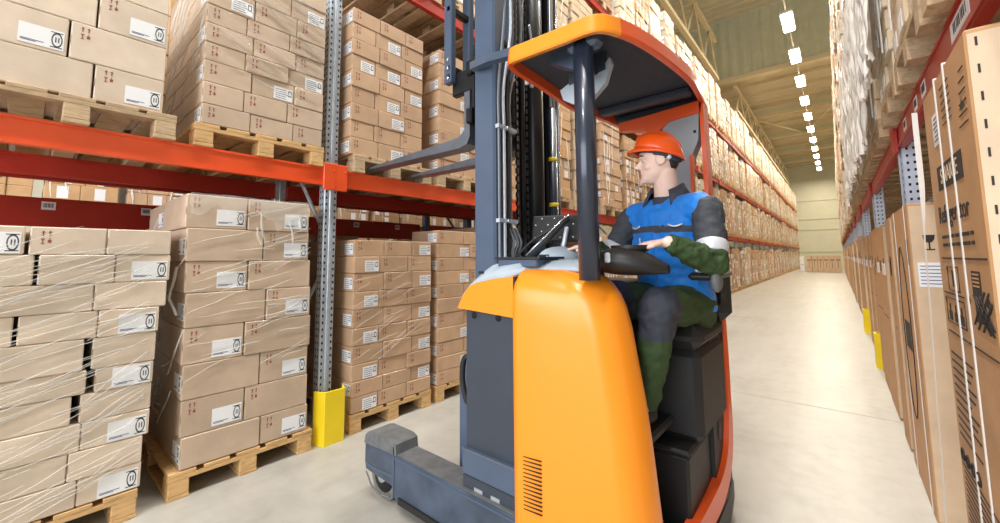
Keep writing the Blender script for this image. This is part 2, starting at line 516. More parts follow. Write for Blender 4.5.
NC = 0
def carton(x1, y0, y1, z0, z1, dep, mname, label, group, lab=None, mark=None, side_lab=None, jx=.0, rot=0):
    """front face at x1 facing the aisle (+X)"""
    global NC; NC += 1
    w, h = y1-y0, z1-z0
    mb = MB()
    c = Vector((x1-dep/2, (y0+y1)/2, z0))
    mb.cbox((-dep/2, -w/2, 0), (dep/2, w/2, h), mname, .005)
    # flap line and tape across the short side
    mb.box((-dep/2-.0004, -w/2-.0006, h*.5-.022), (dep/2+.0004, -w/2, h*.5+.022), mname)
    o = link('carton', mb.mesh('carton'), c); o.rotation_euler = (0, 0, rot)
    tag(o, label, 'box', group)
    if lab:
        key, pos = lab
        lw = {'A': .15, 'B': .155, 'C': .125}[key]; lh = {'A': .098, 'B': .1, 'C': .088}[key]
        if pos == 'r': yy = w/2-lw/2-.012
        elif pos == 'l': yy = -w/2+lw/2+.012
        else: yy = 0
        zz = min(h*.42, lh/2+.02) if pos != 'm' else h/2
        zz = max(zz, min(lh/2+.006, h/2))
        T = FRONT.copy(); T.translation = (dep/2+.0004, yy, zz)
        child_from(LAB[key], 'shipping_label', o, T, 'white printed label')
    if mark is not None:
        T = FRONT.copy(); T.translation = (dep/2+.0002, -w/2+.055 if mark == 'l' else mark, h-.05)
        child_from(MARK, 'handling_mark', o, T, 'small red handling marks')
    if side_lab:
        key, xx = side_lab
        T = Matrix.Identity(4); T.translation = (xx, -w/2-.0006, h*.45)
        child_from(LAB[key], 'shipping_label', o, T, 'white printed label')
    return o

def pallet_parts(o, dep, w, m):
    """EUR style pallet: origin at the centre of its aisle edge, on its base; depth runs to -X"""
    d = MB()
    for i in range(5):
        y = -w/2+i*(w-.13)/4
        d.cbox((-dep, y, .122), (0, y+.13, .144), m, .003)
    for x in (-.1, -dep/2-.05, -dep):
        d.box((x, -w/2, .1), (x+.1, w/2, .122), m)
    oo = link('deck', d.mesh('deck'), (0, 0, 0), o)
    for y in (-w/2, -.05, w/2-.1):
        b0 = MB(); b0.cbox((-dep, y, 0), (0, y+.1, .022), m, .003); link('runner', b0.mesh('runner'), (0, 0, 0), o)
        for x in (-.13, -dep/2-.07, -dep):
            b1 = MB(); b1.cbox((x, y+.002, .022), (x+.13, y+.098, .1), m, .004); link('block', b1.mesh('block'), (0, 0, 0), o)
def pallet(x1, yc, z, dep, w, label, group, m='wood'):
    o = link('wooden_pallet', None, (x1, yc, z)); o.empty_display_size = .1
    tag(o, label, 'pallet', group)
    pallet_parts(o, dep, w, m)
    return o

XF = -2.93
# ---- stack A: leaning floor stack nearest the camera
GA = 'cartons of the leaning floor stack'
zA = [1.505, 1.370, 1.225, 1.086, .950, .795, .679, .542, .410, .275, .148]
rA = [.545, .548, .538, .512, .507, .504, .502, .502, .480, .482, .471]
spA = [[.003, .277], [.038, .315], [-.14, .246], [-.007, .268], [-.15, .227], [-.05, .245], [-.14, .2], [-.05, .239], [-.15, .202], [-.05, .24]]
pallet(-2.9, .07, 0, 1.2, .8, 'wooden pallet under the leaning floor stack nearest the camera', 'pallets on the floor')
for i in range(10):
    z1, z0 = zA[i], zA[i+1]
    e = [-.36]+spA[i]+[rA[i]-.004]
    ly = 10-i
    for k in range(len(e)-1):
        gap = .014 if k == 1 else .003
        if i in (4, 5, 6) and k == 2: gap = .03
        last = k == len(e)-2
        lb = ('A', 'r') if (last and i % 2 == 1) or (i == 0 and k == 0) else None
        carton(-2.905-(.0 if k else .01)+random.uniform(-.006, .004), e[k]+gap, e[k+1], z0+.001, z1-.001, .58, 'carton_pale',
               '%s carton, %s layer up, %s, leaning floor stack nearest the camera' % ('labelled' if lb else 'pale', ORD[ly], ('left end', 'middle', 'right end')[k]),
               GA, lb, 'l' if (i == 0 and k == 1) else None)
    carton(-3.50, -.34, rA[i]-.01, z0+.001, z1-.001, .56, 'carton_pale', 'carton in rear row, %s layer up, leaning floor stack nearest the camera' % ORD[ly], GA)
# ---- stack B: tall floor stack beside the yellow guard
GB = 'cartons of the tall floor stack by the yellow guard'
zBl = [1.735, 1.530, 1.330, 1.143, .940, .730, .531, .325, .148]
yL = [.605, .615, .622, .630, .628, .636, .640, .648]; yR = [1.325, 1.33, 1.345, 1.352, 1.36, 1.35, 1.355, 1.362]
spB = [.930, 1.031, .948, 1.062, .943, 1.042, .962, 1.06]
pallet(XF+.005, 1.0, 0, 1.2, .8, 'wooden pallet under the tall floor stack beside the yellow guard', 'pallets on the floor')
for i in range(8):
    z1, z0 = zBl[i], zBl[i+1]; ly = ORD[8-i]
    a, b_, c_ = yL[i], spB[i], yR[i]
    odd = i % 2 == 0
    carton(XF+random.uniform(-.004, .004), a, b_-.003, z0+.001, z1-.001, .58, 'carton',
           '%s carton, %s layer up, front left, tall floor stack beside yellow guard' % ('labelled' if odd else 'plain', ly), GB,
           ('B', 'r') if odd else None, 'l' if odd else None, ('B', .2) if not odd else None)
    carton(XF+random.uniform(-.004, .004), b_+.003, c_, z0+.001, z1-.001, .58, 'carton',
           '%s carton, %s layer up, front right, tall floor stack beside yellow guard' % ('plain' if odd and i else 'labelled', ly), GB,
           None if odd and i else ('B', 'r'), 'l')
    carton(XF-.59+random.uniform(-.004, .004), a+random.uniform(0, .02), c_-.02, z0+.001, z1-.001, .57, 'carton',
           'carton in rear row, %s layer up, tall floor stack beside yellow guard' % ly, GB, None, None, ('B', .12) if odd else None)
# ---- stacks C and D on the floor behind the guard
def grid_stack(y0, y1, zs, name, grp, m, rear=True, cols=3, key='C', x1=XF, side=True, depth=.4, rows_lab=None):
    n = len(zs)-1
    w = y1-y0
    for i in range(n):
        z1, z0 = zs[i], zs[i+1]; ly = ORD[n-i]
        if cols == 3:
            e = [y0, y0+w*(.355 if i % 2 == 0 else .30), y0+w*(.72 if i % 2 == 0 else .66), y1]
        elif cols == 2:
            e = [y0, y0+w*(.45 if i % 2 == 0 else .56), y1]
        for k in range(cols):
            if rows_lab: lb = rows_lab(i, k)
            else: lb = ('C', 'r') if (k == 0 and i % 2 == 1) or (k == cols-1 and i % 2 == 0) else None
            nm = ('left', 'middle', 'right')[k] if cols == 3 else ('left', 'right')[k]
            carton(x1+random.uniform(-.007, .005), e[k]+.002, e[k+1]-.002, z0+.001, z1-.001, depth, m,
                   '%s carton, %s layer up, %s of front row, %s' % ('labelled' if lb else 'plain', ly, nm, name), grp, lb,
                   'l' if lb is None else None, ('C', depth/2-.08) if (k == 0 and i % 2 == 0 and side) else None, rot=random.uniform(-.006, .006))
        if rear:
            carton(x1-depth-.01, y0+.01, y1-.02, z0+.001, z1-.001, depth+.2, m,
                   'carton in rear row, %s layer up, %s' % (ly, name), grp, None, None, None)
zC = [1.49, 1.356, 1.222, 1.075, .935, .79, .652, .512, .386, .268, .148]
pallet(XF+.005, 2.085, 0, 1.2, .8, 'wooden pallet under the floor stack just right of the yellow guard', 'pallets on the floor')
grid_stack(1.69, 2.48, zC, 'floor stack right of yellow guard', 'cartons of the floor stack right of the guard', 'carton_warm')
zD = [1.605, 1.475, 1.34, 1.21, 1.08, .95, .81, .675, .54, .405, .275, .148]
pallet(XF+.005, 2.95, 0, 1.2, .8, 'wooden pallet under the floor stack partly hidden by the truck', 'pallets on the floor')
grid_stack(2.56, 3.34, zD, 'floor stack behind the truck', 'cartons of the floor stack behind the truck', 'carton_warm', rear=False, cols=2)
# ---- raised stacks E, F, G, H on the first beam level
ZB = 2.033
GE = 'cartons of the pale raised stack'
pallet(XF+.03, .13, ZB, 1.2, .8, 'grey wooden pallet under the pale raised stack', 'pallets on the near beam', 'wood_old')
zE = [2.975, 2.775, 2.570, 2.372, 2.178]
spE = [.10, .176, .082, .180]
for i in range(4):
    z1, z0 = zE[i], zE[i+1]; ly = ORD[4-i]
    lr = i in (1, 3)
    carton(XF, -.27, spE[i]-.004, z0+.001, z1-.001, .58, 'carton_pale', '%s carton, %s layer up, left half, pale raised stack above nearest stack' % ('labelled' if not lr else 'plain', ly),
           GE, None if lr else ('A', 'r'), None)
    carton(XF+.003, spE[i]+.004, .465, z0+.001, z1-.001, .58, 'carton_pale', '%s carton, %s layer up, right half, pale raised stack above nearest stack' % ('labelled' if lr else 'plain', ly),
           GE, ('A', 'r') if lr else None, 'l')
    carton(XF-.59, -.26, .46, z0+.001, z1-.001, .58, 'carton_pale', 'carton in rear row, %s layer up, pale raised stack above nearest stack' % ly, GE)
pallet(XF+.005, 1.02, ZB, 1.2, .8, 'wooden pallet under the raised stack left of the steel post', 'pallets on the near beam')
zF = [3.38, 3.235, 3.095, 2.955, 2.83, 2.705, 2.585, 2.445, 2.305, 2.178]
grid_stack(.645, 1.405, zF, 'raised stack left of steel post', 'cartons of the raised stack left of the post', 'carton', depth=.45,
           rows_lab=lambda i, k: ('C', 'r') if (i, k) in ((6, 1), (5, 2), (2, 0), (1, 2)) else None)
pallet(XF+.02, 2.06, ZB, 1.2, .8, 'wooden pallet the raised forks are entering', 'pallets on the near beam', 'wood_old')
zG = [3.42, 3.29, 3.155, 3.02, 2.885, 2.745, 2.605, 2.46, 2.32, 2.178]
grid_stack(1.63, 2.36, zG, 'raised stack the forks enter', 'cartons of the raised stack at the forks', 'carton_warm',
           rows_lab=lambda i, k: ('C', 'r') if (i, k) in ((1, 1), (2, 2), (3, 0), (3, 1), (4, 2), (5, 1), (6, 1), (8, 1)) else None)
pallet(XF+.02, 2.945, ZB, 1.2, .8, 'wooden pallet under the raised stack beside the fork carriage', 'pallets on the near beam', 'wood_old')
zH = [3.43, 3.29, 3.15, 3.01, 2.87, 2.735, 2.595, 2.455, 2.315, 2.178]
grid_stack(2.56, 3.34, zH, 'raised stack behind fork carriage', 'cartons of the raised stack behind the carriage', 'carton_warm', rear=False, cols=2)

# ---- stretch film: loose folds and flaps over the near stacks
def ridge(mb, p, q, w, h, m, nrm, n=8, sag=.0):
    p, q = Vector(p), Vector(q); nrm = Vector(nrm)
    t = (q-p).normalized(); s_ = t.cross(nrm).normalized()
    rows = []
    ph = random.uniform(0, 6)
    for i in range(n+1):
        u = i/n
        c = p.lerp(q, u)+s_*(sag*math.sin(PI*u)+.004*math.sin(7*u+ph))
        ww = w*(.35+.65*math.sin(PI*min(1, max(0, u*.9+.05))))
        rows.append([tuple(c-s_*ww), tuple(c+nrm*h), tuple(c+s_*ww)])
    mb.grid(rows, m)
def film_front(name, x, y0, y1, z0, z1, n, slope, label, group, seed, wid=.004):
    random.seed(seed)
    mb = MB()
    for k in range(n):
        l = random.uniform(.12, .5)
        yc = random.uniform(y0, y1); zc = random.uniform(z0, z1)
        sl = slope+random.uniform(-.18, .18)
        p = (x, max(y0, yc-l/2), zc-sl*l/2); q = (x, min(y1, yc+l/2), zc+sl*l/2)
        ridge(mb, p, q, random.uniform(.4, 1)*wid, .005, 'film', (1, 0, 0))
    return mb
mb = film_front('a', -2.896, -.35, .466, .22, 1.42, 150, .32, '', '', 3)
single('stretch_film', mb, 'clear stretch film creased across the leaning floor stack', 'film', 'stretch film on the near stacks')
mb = film_front('b', -2.921, .64, 1.34, .7, 1.7, 40, .2, '', '', 5)
random.seed(9)
for k in range(26):                                  # left side of the stack
    z = random.uniform(.3, 1.65); xx = random.uniform(-4.0, -3.1)
    ridge(mb, (xx, .603, z), (xx+.3, .603, z+random.uniform(.05, .3)), .006, .006, 'film', (0, -1, 0))
def flap(mb, pts, m='film_thin'):
    """crumpled flap: rows of points"""
    rows = []
    for r in pts:
        rows.append([tuple(Vector(p)+Vector((noise.noise(Vector(p)*31)*.012+.01, noise.noise(Vector(p)*27)*.008, noise.noise(Vector(p)*23)*.01))) for p in r])
    mb.grid(rows, m)
rows = []
for i in range(7):
    u = i/6
    rows.append([(-2.922, .62+.70*j/20, 1.742-u*(.05+.09*abs(math.sin(j*.55+1))+(.12 if j in (14, 15, 16) else 0))) for j in range(21)])
flap(mb, rows)
for y, z, l in ((1.0, 1.65, .2), (1.19, 1.6, .16), (.98, 1.55, .12), (1.24, 1.66, .12)):
    ridge(mb, (-2.918, y, z), (-2.912, y+.03, z-l), .008, .012, 'film', (1, 0, 0))
ridge(mb, (-3.0, .60, 1.3), (-2.97, .565, 1.12), .014, .014, 'film', (0, -1, 0)); ridge(mb, (-2.97, .565, 1.12), (-2.95, .60, 1.02), .012, .012, 'film', (0, -1, 0))
single('stretch_film', mb, 'torn clear film flapping over the top of the tall floor stack', 'film', 'stretch film on the near stacks')
mb = film_front('c', -2.918, 1.7, 2.47, .5, 1.3, 26, .35, '', '', 8, .003)
single('stretch_film', mb, 'clear film creases over the floor stack right of the yellow guard', 'film', 'stretch film on the near stacks')
mb = film_front('f', -2.918, .66, 1.4, 2.5, 3.3, 40, -.3, '', '', 12, .004)
for k in range(30):
    z = random.uniform(2.3, 3.3); xx = random.uniform(-4.0, -3.1)
    ridge(mb, (xx, .632, z), (xx+.25, .632, z+random.uniform(.1, .35)), .006, .006, 'film', (0, -1, 0))
single('stretch_film', mb, 'clear film creases over the raised stack left of the steel post', 'film', 'stretch film on the near stacks')
random.seed(21)

# ------------------------------------------------------------------ racking
def beam_mb(x, y0, y1, ztop, face, m, hh=.135):
    """box beam with a step; face = +1 front towards +X"""
    mb = MB()
    d = .05*face
    xa, xb = sorted((x, x-d))
    mb.cbox((xa, y0, ztop-hh), (xb, y1, ztop), m, .006)
    xa, xb = sorted((x+.006*face, x))
    mb.box((xa, y0, ztop-hh), (xb, y1, ztop-hh+.022), m); mb.box((xa, y0, ztop-.016), (xb, y1, ztop), m)
    return mb
def connector_mb(x, y, ztop, face, m):
    mb = MB()
    xa, xb = sorted((x-.01*face, x+.012*face))
    mb.cbox((xa, y-.05, ztop-.17), (xb, y+.05, ztop+.035), m, .004)
    for z in (ztop-.15, ztop-.02):
        mb.disc_cyl((x+.013*face, y+.03, z), 0, .006, .004, m, 8)
    return mb
def upright_mb(o, x, y, h, m, dets, face):
    """perforated post with its front towards face"""
    mb = MB()
    w = .05
    xa = x-.09*face
    x0, x1 = sorted((x, xa))
    mb.cbox((x0, y-w, 0), (x1, y+w, h), m, .006)
    a, b_ = sorted((x, x+.012*face))
    mb.cbox((a, y-.014, 0), (b_, y+.014, h), m, .006)
    if dets:
        nz = int(min(h, 5.5)/.05)
        for k in range(nz):
            z = .06+k*.05
            for yy in (-.034, .034):
                a, b_ = sorted((x, x+.0012*face))
                mb.box((a, y+yy-.006, z-.009), (b_, y+yy+.006, z+.009), 'hole')
            for xx in (.028, .062):
                xc = x-xx*face
                mb.box((xc-.006, y-w-.0012, z-.009), (xc+.006, y-w, z+.009), 'hole')
    return mb
def upright(x, y, depth, h, face, label, group, m='steel', dets=False):
    o = root('rack_upright', (x, y, 0), label, 'rack frame', group)
    part('post', upright_mb(o, x, y, h, m, dets, face), o)
    part('post', upright_mb(o, x-(depth-.09)*face, y, h, m, False, face), o)
    for k in range(int(h/1.2)):
        z = .3+k*1.2
        mb = MB(); s_ = 1 if k % 2 else -1
        xa, xb = x-.05*face, x-(depth-.05)*face
        mb.tube([(xa, y, z if s_ > 0 else z+1.0), (xb, y, z+1.0 if s_ > 0 else z)], .016, m, 6); part('brace', mb, o)
    mb = MB(); a, b_ = sorted((x+.03*face, x-.13*face)); mb.cbox((a, y-.07, 0), (b_, y+.07, .008), m, .002); part('foot_plate', mb, o)
    return o
PL = [1.52+2.75*k for k in range(-1, 19)]
LEV = [2.033, 3.92, 5.81]
DEP = 1.05
GU, GBm = 'uprights of the left rack', 'beams of the left rack'
for i, y in enumerate(PL):
    lab = 'perforated galvanised steel post frame behind the yellow guard' if i == 1 else ('steel post frame of the left rack at the left picture edge' if i == 0 else 'steel post frame of the left rack, %s beyond the yellow guard' % ORD[i-1])
    if i == 0: continue
    upright(-3.0, y, DEP, 7.3, 1, lab, GU, dets=(i <= 2))
bays = [(PL[i]+.05, PL[i+1]-.05) for i in range(len(PL)-1)]
def beam(x, y0, y1, z, face, m, label, group, conn=True, name='rack_beam', hh=.135, tags=()):
    o = root(name, (x, (y0+y1)/2, z-hh), label, 'rack beam', group)
    part('rail', beam_mb(x, y0, y1, z, face, m, hh), o)
    if conn:
        for yy in (y0, y1): part('end_connector', connector_mb(x+.012*face, yy+(-.005 if yy == y0 else .005), z, face, m), o)
    for ty, w in tags:
        mb = MB()
        a, b_ = sorted((x+.0005*face, x+.002*face))
        hl = min(hh, .135)
        mb.box((a, ty-w/2, z-hl+.032), (b_, ty+w/2, z-.032), 'label')
        for k in range(9):
            yy = ty-w*.36+k*w*.08
            a2, b2 = sorted((x+.0018*face, x+.003*face))
            mb.box((a2, yy, z-hl+.052), (b2, yy+w*(.045 if k % 3 else .02), z-.045), 'ink')
        part('location_label', mb, o, 'white bar code label')
    return o
for i, (a, b_) in enumerate(bays):
    for l, z in enumerate(LEV):
        if i == 0 and l > 0: continue
        ph = 'nearest bay' if i == 0 else ('bay behind the truck' if i == 1 else '%s bay beyond the yellow guard' % ORD[i])
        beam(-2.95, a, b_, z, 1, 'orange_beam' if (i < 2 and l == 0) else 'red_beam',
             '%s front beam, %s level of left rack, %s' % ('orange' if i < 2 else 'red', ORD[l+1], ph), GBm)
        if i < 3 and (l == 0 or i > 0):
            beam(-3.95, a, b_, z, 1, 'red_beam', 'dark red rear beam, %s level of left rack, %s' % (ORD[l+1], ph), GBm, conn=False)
# yellow post guards
def post_guard(x, y, face, h, label):
    mb = MB()
    prof = [(-.10, .09), (-.065, .02), (.065, .02), (.10, .09)]
    outer = [(-.115, .095), (-.075, 0), (.075, 0), (.115, .095)]
    poly = [(x+.11*face-q*face, y+p) for p, q in outer]+[(x+.11*face-q*face, y+p) for p, q in prof[::-1]]
    mb.prism(poly, 2, 0, h, 'yellow')
    single('post_guard', mb, label, 'post guard', 'yellow post guards')
post_guard(-3.0, 1.545, 1, .375, 'yellow steel guard around the foot of the left rack post')

# second rack back to back with the left one (seen under the beams)
GX = 'back rack behind the left rack'
for i, y in enumerate((-1.23, 1.52, 4.27, 7.02)):
    if i == 0: continue
    upright(-4.18, y, 1.05, 7.3, 1, 'dark steel post frame of the back rack, %s from the left' % ORD[i], GX+' frames', 't_blue')
for i in range(3):
    a, b_ = -1.18+2.75*i, 1.47+2.75*i
    beam(-4.14, a, b_, 2.033, 1, 'red_beam', 'dark red near beam of the back rack, %s bay from the left' % ORD[i+1], GX+' beams', conn=False)
    beam(-5.28, a, b_, 1.89, 1, 'red_beam', 'dark red labelled far beam of the back rack, %s bay from the left' % ORD[i+1], GX+' beams', conn=False, hh=.25,
         tags=((a+1.3, .085), (a+1.95, .075)) if i == 0 else ((a+.7, .085), (a+1.5, .085), (a+2.2, .085)))

# ------------------------------------------------------------------ wrapped loads further along
def stack_mb(h, w, dep, ncol, nlay, m, seed, rough=.01, labels=True):
    rnd = random.Random(seed); mb = MB()
    for i in range(nlay):
        z0, z1 = h*i/nlay, h*(i+1)/nlay
        e = [-w/2]+[-w/2+w*(k+rnd.uniform(-.12, .12))/ncol for k in range(1, ncol)]+[w/2]
        dx = rnd.uniform(-rough, rough); dy = rnd.uniform(-rough, rough)
        for k in range(ncol):
            x1 = rnd.uniform(-rough, rough)+dx
            mb.cbox((-dep, e[k]+.002+dy, z0+.001), (x1, e[k+1]-.002+dy, z1-.001), m, .008)
            if labels and rnd.random() < .34:
                yy = (e[k]+e[k+1])/2+dy
                mb.box((x1, yy-.055, z0+.02), (x1+.0015, yy+.055, z1-.025), 'label')
            if labels and k == 0 and rnd.random() < .4:
                mb.box((-.2, e[k]+dy-.001, z0+.02), (-.06, e[k]+dy+.002, z1-.03), 'label')
    # vertical folds of film over the aisle corner
    for k in range(9):
        y = rnd.uniform(-w/2+.02, w/2-.02); z = rnd.uniform(0, h*.6)
        ridge(mb, (rough+.004, y, z), (rough+.004, max(-w/2+.02, min(w/2-.02, y+rnd.uniform(-.1, .1))), z+h*rnd.uniform(.15, .4)), rnd.uniform(.004, .011), .008, 'film_dense', (1, 0, 0), 5)
    return mb
def far_pallet_mb(w, dep, m):
    mb = MB()
    for i in range(5):
        y = -w/2+i*(w-.13)/4
        mb.box((-dep, y, .12), (0, y+.13, .144), m)
    mb.box((-dep, -w/2, .1), (-dep+.1, w/2, .12), m); mb.box((-.1, -w/2, .1), (0, w/2, .12), m)
    for y in (-w/2, -.05, w/2-.1):
        mb.box((-dep, y, 0), (0, y+.1, .022), m)
        for x in (-.13, -dep/2-.07, -dep): mb.box((x, y, .022), (x+.13, y+.1, .1), m)
    return mb
FARP = {m: far_pallet_mb(.8, 1.1, m).mesh('pallet') for m in ('wood', 'wood_old')}
VAR = []
for s_, (h, nc, nl, m) in enumerate(((1.45, 3, 10, 'carton_far'), (1.36, 2, 8, 'carton_far'), (1.5, 3, 12, 'carton_white'), (1.25, 3, 7, 'carton_far'), (1.55, 2, 11, 'carton_warm'), (1.4, 3, 9, 'carton_white'), (1.66, 3, 9, 'carton_warm'), (1.69, 2, 8, 'carton_far'))):
    VAR.append(stack_mb(h, .73, 1.08, nc, nl, m, s_+1).mesh('carton_stack'))
def load(x, y, z, v, flip, label, group, pm='wood'):
    o = link('pallet_load', None, (x, y, z)); o.empty_display_size = .1
    if flip: o.rotation_euler = (0, 0, PI)
    tag(o, label, 'pallet load', group)
    link('pallet', FARP[pm], (0, 0, 0), o)
    c = link('carton_stack', VAR[v], (0, 0, .145), o)
    return o
GL = 'wrapped pallet loads in the left rack'
lv = ['on the floor', 'on the first beam level', 'on the second beam level', 'on the top beam level']
pos3 = ['near', 'middle', 'far']
rl = random.Random(4)
for i in range(1, 14):
    P = PL[i]
    for l in range(4):
        z = 0 if l == 0 else LEV[l-1]
        for k in range(3):
            if i == 1 and (k < 2 and l < 2): continue
            if i == 1 and l == 3: continue
            y = P+.12+.4+k*.862
            vs = (0, 1, 3, 4, 2, 5) if l < 2 else (2, 5, 0, 2, 5, 3)
            load(XF+rl.uniform(-.02, .03), y+rl.uniform(-.006, .006), z, rl.choice(vs), False,
                 'wrapped load %s, left rack, %s bay beyond yellow guard, %s pallet' % (lv[l], ORD[i], pos3[k]), GL, rl.choice(('wood', 'wood_old')))
def far_block(name, x, flip, ys, zs, label, gap0):
    """the most distant loads, too small to count"""
    rnd = random.Random(77+flip); mb = MB()
    for z in zs:
        for y in ys:
            p = far_pallet_mb(.8, 1.1, 'wood'); q = stack_mb(rnd.choice((1.36, 1.45, 1.55)), .73, 1.08, 3, 8, rnd.choice(('carton_far', 'carton_white')), rnd.random()*99, labels=False)
            for src, dz in ((p, 0), (q, .145)):
                sg = -1 if flip else 1
                src.v = [(x+sg*v[0], y+sg*v[1], z+dz+v[2]) for v in src.v]; merge(mb, src)
    tag(single(name, mb, label, 'pallet loads', None), None, None, None, 'stuff')
def merge(a, b_):
    k = len(a.v); a.v += b_.v
    for f, mi, s_ in zip(b_.f, b_.mi, b_.sm):
        a.f.append([k+q for q in f]); a.mi.append(a.mid(b_.ms[mi])); a.sm.append(s_)
    return a
far_block('distant_loads', XF, False, [PL[i]+.52+k*.862 for i in range(14, len(bays)) for k in range(3)], [0]+LEV, 'distant wrapped pallet loads at the far end of the left rack', 0)
# loads of the back rack that show under the near beams
GK = 'loads of the back rack'
for k, (y, z, v) in enumerate(((-.2, 0, 1), (.72, 0, 3), (1.0, 0, 0), (2.1, 0, 0), (2.97, 0, 1), (3.79, 0, 0))):
    if k == 1: continue
    load(-4.2, y, z, v, False, 'wrapped load on the floor of the back rack, %s from the left' % ORD[k+1 if k < 1 else k], GK)
for k, y in enumerate((-.75, .15, 1.02, 2.05, 2.93, 3.8)):
    load(-4.15, y, 2.033, (0, 3, 1, 4, 0, 3)[k], False, 'wrapped load on the beams of the back rack, %s from the left' % ORD[k+1], GK)

for i in range(3):
    a, b_ = -1.9+3.6*i, 1.6+3.6*i
    beam(-8.05, a, b_, 2.033, 1, 'red_beam', 'red beam of the rack across the next aisle, %s bay from the left' % ORD[i+1], 'beams of the rack across the next aisle', conn=False)
for l, z in enumerate((0, 2.033)):
    for k in range(12):
        load(-8.1, -1.2+k*.83+.04*l, z, (6, 7, 6, 6, 4, 7, 6, 6, 7, 6, 7, 6)[k] if not l else (4, 0, 7, 6, 0, 4, 7, 6, 0, 4, 7, 6)[k], False,
             'wrapped load %s across the next aisle, %s from the left' % ('on the floor' if not l else 'on the beams', ORD[k+1]), 'loads across the next aisle')

# ------------------------------------------------------------------ right rack
PR = [3.9+2.75*k for k in range(-1, 15)]
RX = .38
for i, y in enumerate(PR):
    if i == 0: continue
    upright(RX, y, 1.05, 7.5, -1, 'blue-grey perforated post frame of the right rack, %s from the camera' % ORD[i], 'uprights of the right rack', 'steel_blue', dets=(i <= 3))
RLEV = [2.20, 4.1, 6.0]
rb = [(PR[i]+.05, PR[i+1]-.05) for i in range(len(PR)-1)]
for i, (a, b_) in enumerate(rb):
    for l, z in enumerate(RLEV):
        if l and i < 1: continue
        o = beam(RX-.01, a, b_, z, -1, 'red_beam', 'red beam of the right rack, %s level, %s bay from the camera' % (ORD[l+1], ORD[i+1]), 'beams of the right rack',
             tags=((2.0, .26), (2.75, .12), (3.0, .1), (3.45, .12)) if (i == 0 and l == 0) else ())
        if i < 2 and l == 0:
            beam(RX+.98, a, b_, z, -1, 'red_beam', 'dark red rear beam of the right rack, %s bay from the camera' % ORD[i+1], 'beams of the right rack', conn=False)
GR = 'wrapped pallet loads in the right rack'
for i in range(10):
    for l in range(3):
        if l and i < 1: continue
        for k in range(3):
            y = PR[i]+.12+.4+k*.862
            load((.295 if l == 0 and i < 3 else .285+rl.uniform(-.05, .02)), y, RLEV[l], rl.choice((2, 5, 2, 5, 3)), True,
                 'white wrapped load %s, right rack, %s bay from camera, %s pallet' % (lv[l+1], ORD[i+1], pos3[k]), GR, 'wood_old')
far_block('distant_loads', .285, True, [PR[i]+.52+k*.862 for i in range(10, len(rb)) for k in range(3)], RLEV, 'distant wrapped pallet loads at the far end of the right rack', 0)
def film_skirt(x, y0, y1, z0, z1, seed, label):
    """shaggy film hanging in vertical folds over the aisle face of a load"""
    rnd = random.Random(seed); mb = MB(); ny, nz = 120, 30
    rows = []
    for i in range(nz+1):
        u = i/nz; r = []
        for j in range(ny+1):
            v = j/ny
            y = y0+(y1-y0)*v
            low = z0+(.14*noise.noise(Vector((v*6, seed, 0)))+.07*noise.noise(Vector((v*19, seed, 3))))
            z = z1+(low-z1)*u
            f = .5+.5*noise.noise(Vector((v*16, u*1.6, seed)))
            g = noise.noise(Vector((v*42, u*5, seed+7)))
            xx = x-.02-.05*f-.03*g-.022*noise.noise(Vector((v*85, u*9, seed+11)))-.012*noise.noise(Vector((v*9, u*9, seed+3)))
            r.append((xx, y+.012*noise.noise(Vector((v*20, u*6, seed+1))), z))
        rows.append(r)
    mb.grid(rows, 'film_dense')
    single('stretch_film', mb, label, 'film', 'loose film on the right rack')
film_skirt(.262, 3.02, 3.82, 2.42, 3.8, 1, 'loose white film hanging over the last load of the nearest right bay')
film_skirt(.262, 4.05, 4.85, 2.22, 3.8, 2, 'loose white film over the load just past the first right post')
film_skirt(.262, 4.93, 5.73, 2.32, 3.75, 3, 'crumpled white film over the middle load of the second right bay')
film_skirt(.262, 5.80, 6.6, 2.28, 3.8, 4, 'crumpled white film over the far load of the second right bay')
for k, (y, h_) in enumerate(((6.8, 1.55), (7.7, 1.5), (8.6, 1.5))):
    film_skirt(.262, y, y+.8, 2.3, 3.75, 5+k, 'crumpled white film over the %s load of the third right bay' % pos3[k])
for y_ in (6.65, 9.4):
    post_guard(RX, y_, -1, .4, 'yellow guard at the foot of the %s right rack post' % ('second' if y_ < 7 else 'third'))

# ------------------------------------------------------------------ fridge cartons along the right
def print_box(mb, x, y0, y1, z0, z1, m='black_ink'):
    mb.box((x-.0012, y0, z0), (x, y1, z1), m)
def Tleft(x, y, z):
    """text plane facing -X (reads towards the camera side): local x -> -Y, local y -> +Z"""
    return Matrix(((0, 0, -1, x), (-1, 0, 0, y), (0, 1, 0, z), (0, 0, 0, 1)))
def Tnear(x, y, z):
    return Matrix(((1, 0, 0, x), (0, 0, -1, y), (0, 1, 0, z), (0, 0, 0, 1)))
def fridge(x, y0, y1, h, dep, label, group='tall fridge cartons along the right', near='kraft_side'):
    o = root('fridge_carton', (x+dep/2, (y0+y1)/2, 0), label, 'box', group)
    mb = MB(); mb.cbox((x, y0, .005), (x+dep, y1, h), 'kraft', .005)
    mb.box((x+.005, y0-.0012, .02), (x+dep-.013, y0, h-.014), near)  # camera-facing side gets a paler board colour, its light painted in
    part('body', mb, o)
    return o
big = fridge(.295, 1.58, 2.24, 1.935, .7, 'big brown fridge carton nearest the camera, printed Refrigerator')
X0 = .2945
